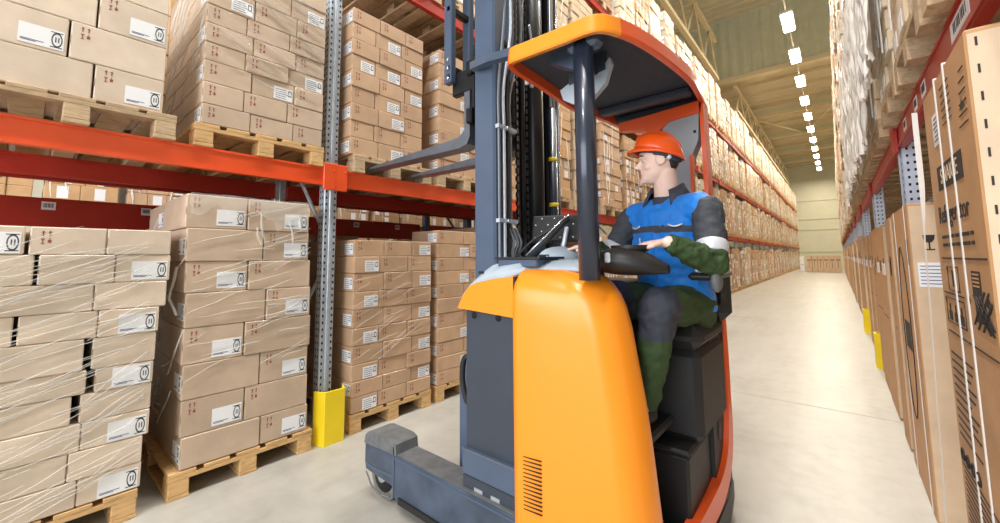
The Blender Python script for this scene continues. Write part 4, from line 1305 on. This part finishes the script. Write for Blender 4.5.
# rear orange frame (L shape) and dark skirt, swept
path = spline([(-.50, 2.455, 1.40), (-.492, 2.45, 1.0), (-.487, 2.44, .70), (-.487, 2.42, .50), (-.487, 2.36, .36), (-.488, 2.22, .285), (-.493, 2.0, .262), (-.50, 1.8, .256), (-.505, 1.6, .255)], 6, False)
rows = []
for i, p in enumerate(path):
    t = (path[min(i+1, len(path)-1)]-path[max(i-1, 0)]).normalized()
    nn = Vector((1, 0, 0)); out = t.cross(nn).normalized()
    if out.z > 0 and abs(out.z) > .5: out = -out
    if abs(out.z) <= .5 and out.y < 0: out = -out
    w = .03 if p.z > .6 else .03+.07*min(1, (.6-p.z)/.3)
    rows.append([tuple(p-Vector((.05, 0, 0))), tuple(p), tuple(p+out*w+Vector((.006, 0, 0))), tuple(p+out*w-Vector((.05, 0, 0)))])
mb = MB(); mb.grid(rows, 't_orange_shaded', closed_u=True, smooth=False); part('cab_frame', mb, truck, 'orange frame round the cab opening')
rows = []
for z, o_ in ((.02, .0), (.10, .012), (.16, .012)):
    r = []
    for k in range(24):
        t = k/23
        if t < .6: x, y = -.497+.006*math.sin(t*5), 1.62+(2.4-1.62)*t/.6
        else:
            a = (t-.6)/.4*PI/2; x, y = -.497-.12+.12*math.cos(a), 2.4+.18*math.sin(a)
        r.append((x+o_, y+o_, z))
    rows.append(r)
mb = MB(); mb.grid(rows, 't_dark'); rr_ = [tuple((p[0]-.06, p[1]-.03, p[2])) for p in rows[-1]]; mb.grid([rows[-1], rr_], 't_dark')
mb.cbox((-1.0, 2.5, .04), (-.6, 2.58, .3), 't_dark', .02); part('skirt', mb, truck)
mb = MB(); mb.disc_cyl((-.78, 2.1, .14), 1, .14, .1, 'tyre'); mb.disc_cyl((-.78, 2.1, .14), 1, .08, .12, 't_dark'); part('drive_wheel', mb, truck)
# steering console and armrest
mb = MB()
def hull_console():
    rows = []
    for k in range(13):
        u = k/12
        x = -.80+.30*u; w = .13*math.sin(PI*min(1, .12+u*.86))**.6; top = 1.352+.03*math.sin(PI*min(1, u*1.05))-.09*max(0, u-.45)**1.2; bot = 1.262+.05*(2*u-1)**2*(.4 if u < .5 else .2)
        y = 1.60
        r = []
        for j in range(14):
            a = 2*PI*j/14
            r.append((x, y+w*math.cos(a), (top+bot)/2+(top-bot)/2*math.sin(a)))
        rows.append(r)
    return rows
hr = hull_console()
mb.grid(hr, 't_dark', closed_u=True); mb.add(hr[0], [tuple(range(14))], 't_dark'); mb.add(hr[-1], [tuple(range(14))[::-1]], 't_dark')
cs = part('steering_console', mb, truck, 'black steering console')
mb = MB(); mb.cbox((-.700, 1.463, 1.315), (-.676, 1.475, 1.355), 'steel', .006); part('steering_badge', mb, cs, 'small silver badge')
mb = MB(); mb.tube([(-.80, 1.62, 1.29), (-.92, 1.6, 1.22)], .045, 't_dark', 12); mb.tube([(-.66, 1.62, 1.36), (-.66, 1.62, 1.385)], .075, 't_dark', 24); part('steering_wheel', mb, cs)
mb = MB(); mb.cbox((-.50, 1.84, 1.235), (-.40, 2.26, 1.268), 't_dark', .014); mb.ball((-.395, 1.88, 1.235), (.024, .045, .05), 't_worn', 14, 10); mb.cbox((-.47, 1.838, 1.27), (-.43, 1.86, 1.29), 'steel', .006); mb.tube([(-.44, 2.2, 1.25), (-.47, 2.3, 1.1)], .02, 't_dark', 8); part('armrest', mb, truck)

# ------------------------------------------------------------------ the person
def capsule(mb, p, q, r0, r1, n=18, m='skin', flat=None):
    """tapered round-ended limb"""
    p, q = Vector(p), Vector(q); d = (q-p); L_ = d.length; d.normalize()
    pts = []; rs = []
    for k in range(6):
        a = PI/2*(1-k/6); pts.append(p-d*r0*math.sin(a)); rs.append(max(.0005, r0*math.cos(a)))
    for k in range(5): pts.append(p.lerp(q, k/4)); rs.append(r0+(r1-r0)*k/4)
    for k in range(1, 7):
        a = PI/2*k/6; pts.append(q+d*r1*math.sin(a)); rs.append(max(.0005, r1*math.cos(a)))
    mb.tube(pts, rs, m, n)
def loft(mb, secs, m='skin', n=28):
    """closed loft of ellipses: (centre, right vector, forward vector)"""
    rows = []
    for c, a, b_ in secs:
        c = Vector(c); a = Vector(a); b_ = Vector(b_)
        rows.append([tuple(c+a*math.cos(2*PI*k/n)+b_*math.sin(2*PI*k/n)) for k in range(n)])
    mb.grid(rows, m, closed_u=True)
    mb.add(rows[0], [tuple(range(n))[::-1]], m); mb.add(rows[-1], [tuple(range(n))], m)
def fuse(mb, voxel, smooth, m, name='m'):
    """union of closed shapes as one continuous surface"""
    me = mb.mesh(name); o = bpy.data.objects.new('fuse', me); WORK.collection.objects.link(o)
    bm = bmesh.new(); bm.from_mesh(me); bmesh.ops.recalc_face_normals(bm, faces=bm.faces); bm.to_mesh(me); bm.free()
    r = o.modifiers.new('r', 'REMESH'); r.mode = 'VOXEL'; r.voxel_size = voxel
    if smooth:
        s_ = o.modifiers.new('s', 'SMOOTH'); s_.iterations = smooth; s_.factor = .5
    WORK.view_layers[0].update(); dg = WORK.view_layers[0].depsgraph
    out = bpy.data.meshes.new_from_object(o.evaluated_get(dg))
    bpy.data.objects.remove(o); bpy.data.meshes.remove(me)
    out.materials.clear(); out.materials.append(M[m])
    out.polygons.foreach_set('use_smooth', [True]*len(out.polygons)); out.polygons.foreach_set('material_index', [0]*len(out.polygons))
    return out
def displace(me, fn):
    n = len(me.vertices)
    nr = [tuple(v.vector) for v in me.vertex_normals]
    cs_ = [v.co.copy() for v in me.vertices]
    me.vertices.foreach_set('co', [c for p, q in zip(cs_, nr) for c in p+Vector(q)*fn(p)])
    me.update()
def put(name, me, parent, label=None):
    base = LOC[parent.name]
    me.transform(Matrix.Translation(-base)); me.name = name
    o = link(name, me, (0, 0, 0), parent); LOC[o.name] = base
    return tag(o, label)
person = root('person', (-.63, 2.05, 1.03), 'person in orange helmet and blue vest seated in the truck, looking toward the raised forks', 'person')
# joints
SL, SR = Vector((-.445, 1.995, 1.56)), Vector((-.825, 2.085, 1.545))
EL, ER = Vector((-.405, 1.885, 1.305)), Vector((-.93, 2.0, 1.32))
WL, WR = Vector((-.525, 1.70, 1.395)), Vector((-.95, 1.87, 1.39))
HL, HR = Vector((-.55, 2.10, 1.10)), Vector((-.71, 2.13, 1.10))
KL, KR = Vector((-.575, 1.70, 1.135)), Vector((-.80, 1.74, 1.15))
AL, AR = Vector((-.665, 1.74, .72)), Vector((-.85, 1.76, .74))
ux = (SL-SR).normalized(); ux.z = 0; ux.normalize(); fw = Vector((ux.y, -ux.x, 0)).normalized()   # across the shoulders; out of the chest
if fw.y > 0: fw = -fw
NB = (SL+SR)/2+Vector((0, .01, .06))
HC = Vector((-.655, 2.005, 1.70))                   # under the chin, centre line
hf = Vector((-.945, -.325, 0)).normalized(); hs_ = Vector((-hf.y, hf.x, 0)); up = Vector((0, 0, 1))
if hs_.y > 0: hs_ = -hs_                            # side of the head towards the camera
def H(f, s_, z): return HC+hf*f+hs_*s_+up*(z*.78 if z < .142 else z-.031)
def torso_secs(g, zlo=1.02, zhi=1.62):
    S = [(1.00, .150, .115), (1.08, .165, .125), (1.18, .155, .118), (1.28, .158, .115), (1.38, .172, .120), (1.47, .182, .120), (1.545, .178, .105), (1.59, .14, .085), (1.625, .075, .065)]
    out = []
    for z, a, b_ in S:
        if z < zlo or z > zhi: continue
        t = (z-1.0)/.6
        c = Vector((-.635, 2.135, z)).lerp(Vector((NB.x, NB.y+.02, z)), min(1, t))
        out.append((c, ux*(a+g), fw*(b_+g)))
    return out
HEAD = [(-.004, .050, -.004, .018), (.008, .072, -.016, .030), (.022, .080, -.028, .040), (.040, .078, -.045, .050), (.058, .081, -.060, .056), (.075, .080, -.072, .060), (.095, .080, -.082, .065), (.115, .080, -.088, .069),
        (.135, .077, -.094, .072), (.150, .078, -.097, .073), (.165, .083, -.099, .074), (.185, .086, -.099, .074), (.205, .078, -.094, .070), (.222, .060, -.080, .060), (.235, .030, -.05, .04)]
mb = MB()
loft(mb, [(H((a+b_)/2, 0, z), hf*((a-b_)/2), hs_*w) for z, a, b_, w in HEAD], 'skin', 36)
# nose, brow, lips, chin
capsule(mb, H(.078, 0, .146), H(.100, 0, .108), .008, .0105, 12); capsule(mb, H(.086, .009, .100), H(.086, -.009, .100), .0085, .0085, 10)
capsule(mb, H(.074, .032, .160), H(.080, 0, .163), .008, .009, 10); capsule(mb, H(.074, -.032, .160), H(.080, 0, .163), .008, .009, 10)
capsule(mb, H(.079, .014, .070), H(.079, -.014, .070), .0075, .0075, 10); capsule(mb, H(.077, .012, .058), H(.077, -.012, .058), .0078, .0078, 10)
mb.ball(tuple(H(.066, 0, .022)), .019, 'skin'); 
for s_ in (1, -1):
    mb.ball(tuple(H(.042, s_*.038, .10)), (.024, .024, .024), 'skin')
    P = [H(-.012+.018*math.cos(t), s_*.076, .132+.031*math.sin(t)) for t in [k*2*PI/12 for k in range(12)]]
    mb.tube(P, .0055, 'skin', 8, closed=True); mb.ball(tuple(H(-.012, s_*.072, .132)), (.014, .010, .022), 'skin')
    mb.ball(tuple(H(-.006, s_*.074, .104)), .008, 'skin')
capsule(mb, H(-.028, 0, .06), NB+Vector((0, .015, -.02)), .053, .062, 22)
loft(mb, torso_secs(0))
capsule(mb, SL, EL, .050, .042); capsule(mb, EL, WL, .042, .027); capsule(mb, SR, ER, .050, .042); capsule(mb, ER, WR, .042, .027)
capsule(mb, HL, KL, .082, .056); capsule(mb, KL, AL, .056, .038); capsule(mb, HR, KR, .082, .056); capsule(mb, KR, AR, .056, .038)
capsule(mb, AL, AL+Vector((-.03, -.14, -.05)), .036, .03); capsule(mb, AR, AR+Vector((-.03, -.12, -.06)), .036, .03)
def hand(mb, w, d, side, dn, curl, spread=1.0):
    """palm and five fingers: w wrist, d pointing direction, side towards the thumb, dn palm-down direction"""
    d = Vector(d).normalized(); side = Vector(side); side = (side-d*side.dot(d)).normalized(); dn = Vector(dn); dn = (dn-d*dn.dot(d)-side*dn.dot(side)).normalized()
    c = w+d*.012
    loft(mb, [(c, side*.027, dn*.019), (c+d*.03, side*.036, dn*.017), (c+d*.065, side*.042, dn*.015), (c+d*.088, side*.040, dn*.012)], 'skin', 18)
    for k, (o_, L_) in enumerate(((.030, .068), (.011, .076), (-.010, .071), (-.030, .056))):
        b0 = c+d*.08+side*o_; a = 0; p = b0; r = .0092 if k < 3 else .008
        dd = (d+side*(o_*2.2*spread)).normalized()
        for j, f in enumerate((.45, .32, .23)):
            a += curl*(.7+.25*k/3)
            v = dd*math.cos(a)+dn*math.sin(a); q_ = p+v*L_*f
            capsule(mb, p, q_, r, r*.9, 10); p = q_; r *= .9
    b0 = c+d*.022+side*.028; v1 = (side*.75+d*.65+dn*.25).normalized(); v2 = (d*.95+side*.25+dn*.25).normalized()
    capsule(mb, b0, b0+v1*.036, .013, .0105, 10); capsule(mb, b0+v1*.036, b0+v1*.036+v2*.03, .0105, .009, 10)
dl = Vector((-.95, -.22, -.08)); hand(mb, WL, dl, (.15, -.95, 0), (0, 0, -1), .30)
dr = Vector((-.8, -.5, -.05)); hand(mb, WR, dr, (.2, -.9, .0), (0, 0, -1), .32)
body = fuse(mb, .0042, 5, 'skin')
def carve(co):
    f = (co-HC).dot(hf); s_ = (co-HC).dot(hs_); z = (co-HC).z
    if f < .03 or z < 0 or z > .2: return 0
    d = 0
    for e in (.033, -.033):
        d -= .0075*math.exp(-(((s_-e)/.014)**2+((z-.111)/.009)**2))
    d -= .003*math.exp(-((s_/.018)**2+((z-.0503)/.0024)**2))
    return d
displace(body, carve)
for nm in ('lips',): body.materials.append(M[nm])
for p in body.polygons:
    f = (p.center-HC).dot(hf); s_ = (p.center-HC).dot(hs_); z = p.center.z-HC.z
    if f > .074 and abs(s_) < .02 and .0405 < z < .0585: p.material_index = 1
put('body', body, person)
mb = MB()
for e in (.033, -.033):
    mb.ball(tuple(H(.0640, e, .1415)), (.0098, .0098, .0075), 'eye_w', 14, 10); mb.ball(tuple(H(.0705, e, .1415)), .0048, 'eye_d', 10, 8)
part('eyes', mb, person)
mb = MB()
for s_ in (1, -1):
    mb.tube(spline([H(.079, s_*.015, .161), H(.079, s_*.03, .167), H(.066, s_*.05, .161)], 4, False), [.0025]+[.004]*6+[.002]*2, 'hair', 8)
part('eyebrows', mb, person)
# hair at the temples and nape
mb = MB()
loft(mb, [(H(-.060, 0, z), hf*a, hs_*w) for z, a, w in ((.080, .022, .042), (.105, .034, .056), (.135, .038, .068), (.160, .036, .070), (.18, .024, .06))], 'hair')
hm = fuse(mb, .006, 2, 'hair'); displace(hm, lambda c: .003*noise.noise(c*70)); put('hair', hm, person, 'short dark hair')
# helmet
mb = MB()
rows = []
for i in range(15):
    a = i/14*PI/2
    r = []
    for j in range(40):
        th = 2*PI*j/40
        f = -.006+.110*math.cos(th)*math.cos(a)**.8; s_ = .093*math.sin(th)*math.cos(a)**.8
        z = .182+.098*math.sin(a)
        r.append(tuple(H(f, s_, z+.30*f*math.cos(a)**.5)))
    rows.append(r)
mb.grid(rows[::-1], 'hat', closed_u=True)
ridge_ = [H(-.006+.110*math.cos(t), 0, .182+.098*math.sin(t)+.004+.30*.110*math.cos(t)*abs(math.cos(t))**.6) for t in [PI*(.12+.76*k/14) for k in range(15)]]
mb.tube(ridge_, [.004]+[.011]*13+[.004], 'hat', 10)
for s_ in (.035, -.035):
    mb.tube([H(-.006+.103*math.cos(t), s_, .181+.093*math.sin(t)+.30*.103*math.cos(t)*abs(math.cos(t))**.6) for t in [PI*(.15+.7*k/12) for k in range(13)]], [.002]+[.006]*11+[.002], 'hat', 8)
b0, b1 = [], []
for j in range(41):
    th = 2*PI*j/40
    e = .006+.034*max(0, math.cos(th))**1.5
    tl = .30*(-.006+.110*math.cos(th))
    b0.append(tuple(H(-.006+.108*math.cos(th), .091*math.sin(th), .185+tl))); b1.append(tuple(H(-.006+(.110+e)*math.cos(th), (.093+e*.35)*math.sin(th), .176+tl-.014*max(0, math.cos(th)))))
b2_ = [tuple(Vector(p)-Vector((0, 0, .006))) for p in b1]; b3 = [tuple(Vector(p)-Vector((0, 0, .012))) for p in b0]
mb.grid([b0, b1, b2_, b3], 'hat')
ht_ = part('helmet', mb, person, 'orange safety helmet')
sol = ht_.modifiers.new('thick', 'SOLIDIFY'); sol.thickness = .003; sol.offset = -1
mb = MB()
mb.tube([H(-.010+.096*math.cos(t), .080*math.sin(t), .168+.3*(-.010+.096*math.cos(t))) for t in [k*2*PI/30 for k in range(30)]], .008, 'vest_dark', 8, closed=True)
mb.ball(tuple(H(-.048, .080, .138)), (.013, .009, .013), 'reflect', 12, 8); mb.tube([H(-.03, .08, .145), H(-.07, .066, .125), H(-.10, .03, .12)], .008, 'vest_dark', 8); mb.tube([H(.02, .080, .165), H(-.02, .083, .155), H(-.05, .08, .14)], .007, 'vest_dark', 8)
part('headband', mb, ht_, 'grey headband with white knob')
# clothes
def folds(k1, amp, seed=0): return lambda c: amp*(noise.noise(Vector((c.x*k1+seed, c.y*k1, c.z*k1*1.6)))+.5*noise.noise(c*k1*2.6))
mb = MB(); loft(mb, torso_secs(.026, 1.05, 1.6), 'vest'); capsule(mb, SL+Vector((-.035, .01, .0)), SR+Vector((.035, -.005, .0)), .078, .076)
vm = fuse(mb, .006, 4, 'vest'); displace(vm, folds(16, .007))
vm.materials.append(M['vest_dark'])
for p in vm.polygons:
    c = p.center; lat = (c-NB).dot(ux); out = (c-NB).dot(fw)
    if out > 0 and 1.452-.02*lat < c.z < 1.483-.02*lat and abs(lat) < .2: p.material_index = 1
    if c.z < 1.10: p.material_index = 0
put('vest', vm, person, 'bright blue padded work vest')
mb = MB()
mid = lambda lat, z, o: Vector((-.635, 2.05, z))+ux*lat+fw*o
vs_ = bpy.data.objects
cz = [1.10+.05*k for k in range(11)]
def chest(lat, z, off=.004):
    """point just outside the vest front"""
    secs = torso_secs(.026, .9, 1.7)
    for (c0, a0, f0), (c1, a1, f1) in zip(secs, secs[1:]):
        if c0.z <= z <= c1.z:
            t = (z-c0.z)/(c1.z-c0.z); c = c0.lerp(c1, t); a = a0.lerp(a1, t).length; b_ = f0.lerp(f1, t).length
            u = max(-.98, min(.98, lat/a))
            return c+ux*lat+fw*(b_*math.sqrt(1-u*u)+off)
    return secs[-1][0]+ux*lat+fw*.1
mb.tube([tuple(chest(-.015*(z-1.1)*3, z, .002)) for z in cz[:8]], .006, 'vest', 8)
part('placket', mb, person)
mb = MB()
for lat, z in ((.10, 1.475), (-.11, 1.475)):
    p = [chest(lat-.03+.06*k/6, z+.012-.010*math.sin(PI*k/6), .004) for k in range(7)]
    mb.tube([tuple(q_) for q_ in p], .005, 'reflect', 6)
mb.tube([tuple(chest(-.085, 1.43-.01*k, .005)) for k in range(5)], .004, 'reflect', 6)
part('pocket_trim', mb, person, 'white pocket piping')
# collar: dark fold around the neck, open at the front
mb = MB()
rows = [[], [], []]
for k in range(25):
    th = PI*(-.30)+PI*1.6*k/24
    d = ux*math.cos(th)-fw*math.sin(th)
    op = max(0, -math.sin(th)) 
    c = NB+Vector((0, .012, .005))
    rows[0].append(tuple(c+d*.068+Vector((0, 0, .066-.045*op)))); rows[1].append(tuple(c+d*.080+Vector((0, 0, .072-.045*op)))); rows[2].append(tuple(c+d*(.118)+Vector((0, 0, -.012-.035*op))))
mb.grid(rows, 'vest_dark'); cl = part('collar', mb, person, 'charcoal collar'); sol = cl.modifiers.new('t', 'SOLIDIFY'); sol.thickness = .006
mb = MB(); loft(mb, [(NB+Vector((0, .008, z)), ux*a, fw*(a*.98)) for z, a in ((-.06, .10), (-.02, .085), (.015, .068), (.02, .066))], 'hair'); mb2 = fuse(mb, .006, 1, 'vest_dark'); put('undershirt', mb2, person, 'dark undershirt')
def lerp(a, b_, t): return a.lerp(b_, t)
for S_, E_, W_, nm in ((SL, EL, WL, 'l'), (SR, ER, WR, 'r')):
    mb = MB(); capsule(mb, lerp(S_, E_, .06), lerp(S_, E_, .66), .070, .061)
    me = fuse(mb, .006, 3, 'sleeve'); displace(me, folds(20, .006, 3)); put('sleeve', me, person, 'charcoal upper sleeve')
    mb = MB(); a, b_ = lerp(S_, E_, .66), lerp(S_, E_, .84); d = (b_-a).normalized()
    mb.tube([a-d*.004, a+d*.002, b_-d*.002, b_+d*.004], [.062, .067, .066, .060], 'reflect', 24); part('reflective_band', mb, person, 'pale grey reflective band')
    mb = MB(); capsule(mb, lerp(S_, E_, .84), E_, .062, .061); capsule(mb, E_, lerp(E_, W_, .55), .060, .050); capsule(mb, lerp(E_, W_, .55), lerp(E_, W_, .9), .052, .040)
    me = fuse(mb, .006, 3, 'green'); displace(me, folds(26, .009, 8)); put('forearm_sleeve', me, person, 'dark green forearm sleeve')
mb = MB()
loft(mb, [(Vector((-.635, 2.15, .99)), ux*.16, fw*.125), (Vector((-.635, 2.14, 1.08)), ux*.185, fw*.15), (Vector((-.635, 2.12, 1.18)), ux*.175, fw*.135)], 'green')
for Hh, Kk, Aa in ((HL, KL, AL), (HR, KR, AR)):
    capsule(mb, Hh, Kk, .102, .078); capsule(mb, Kk, lerp(Kk, Aa, .5), .078, .068); capsule(mb, lerp(Kk, Aa, .5), Aa+Vector((0, 0, .02)), .068, .056)
tm_ = fuse(mb, .007, 4, 'green'); displace(tm_, folds(14, .010, 5))
tm_.materials.append(M['knee'])
for p in tm_.polygons:
    for Hh, Kk, Aa in ((HL, KL, AL), (HR, KR, AR)):
        t = (Kk-p.center).length
        if t < .15 and p.center.y < Kk.y+.05 and p.center.z > Kk.z-.14: p.material_index = 1
put('trousers', tm_, person, 'dark green work trousers with black knee patches')
for Aa in (AL, AR):
    mb = MB(); capsule(mb, Aa+Vector((0, 0, .04)), Aa+Vector((0, .01, -.03)), .046, .045); capsule(mb, Aa+Vector((0, .01, -.045)), Aa+Vector((-.03, -.15, -.055)), .046, .040)
    put('boot', fuse(mb, .007, 2, 'boot'), person)

# ------------------------------------------------------------------ light
def area(name, loc, rot, sx, sy, power, rgb):
    l = bpy.data.lights.new(name, 'AREA'); l.shape = 'RECTANGLE'; l.size = sx; l.size_y = sy; l.energy = power; l.color = rgb
    o = bpy.data.objects.new(name, l); col.objects.link(o); o.location = loc; o.rotation_euler = rot
    return o
WARM = (1.0, .89, .70)
for i in range(-1, 12):
    area('aisle_lamp_light', (-.85, 17.7+3.3*i, 9.85), (0, 0, 0), .34, 1.4, 195, WARM)
for i, y in enumerate((-5, -1.5, 2, 5.5, 9)):
    area('near_lamp_light', (-.85, y, 11.0), (0, 0, 0), .5, 1.6, 420, (1, .97, .93))
# soft fill light added out of view behind the camera to brighten the foreground
area('camera_side_fill', (-1.2, -7.5, 3.6), (math.radians(80), 0, 0), 9, 5.5, 900, (.95, .97, 1.0))
w = bpy.data.worlds.new('world'); sc.world = w; w.use_nodes = True
bg = w.node_tree.nodes['Background']; bg.inputs[0].default_value = (.92, .96, 1, 1); bg.inputs[1].default_value = .36

# ------------------------------------------------------------------ camera
cam = bpy.data.cameras.new('camera'); co = bpy.data.objects.new('camera', cam); col.objects.link(co); sc.camera = co
cam.sensor_width = 36; cam.lens = 400/1000*36; cam.shift_y = -(261.5-220.7)/1000; cam.clip_start = .05; cam.clip_end = 200
yaw, pit, rol = math.radians(40.016), math.radians(5.228), math.radians(-.4705)
f = Vector((-math.sin(yaw)*math.cos(pit), math.cos(yaw)*math.cos(pit), math.sin(pit)))
r = Vector((math.cos(yaw), math.sin(yaw), 0)); u = r.cross(f)
r2 = r*math.cos(rol)+u*math.sin(rol); u2 = -r*math.sin(rol)+u*math.cos(rol)
co.matrix_world = Matrix.Translation((0, 0, 1.34)) @ Matrix((r2, u2, -f)).transposed().to_4x4()
vs = sc.view_settings
sc.display_settings.display_device = 'sRGB'; vs.view_transform = 'Standard'; vs.look = 'None'; vs.exposure = 0.0; vs.gamma = 1; vs.use_curve_mapping = False
bpy.data.scenes.remove(WORK)
try: sc.cycles.use_denoising = True
except Exception: pass
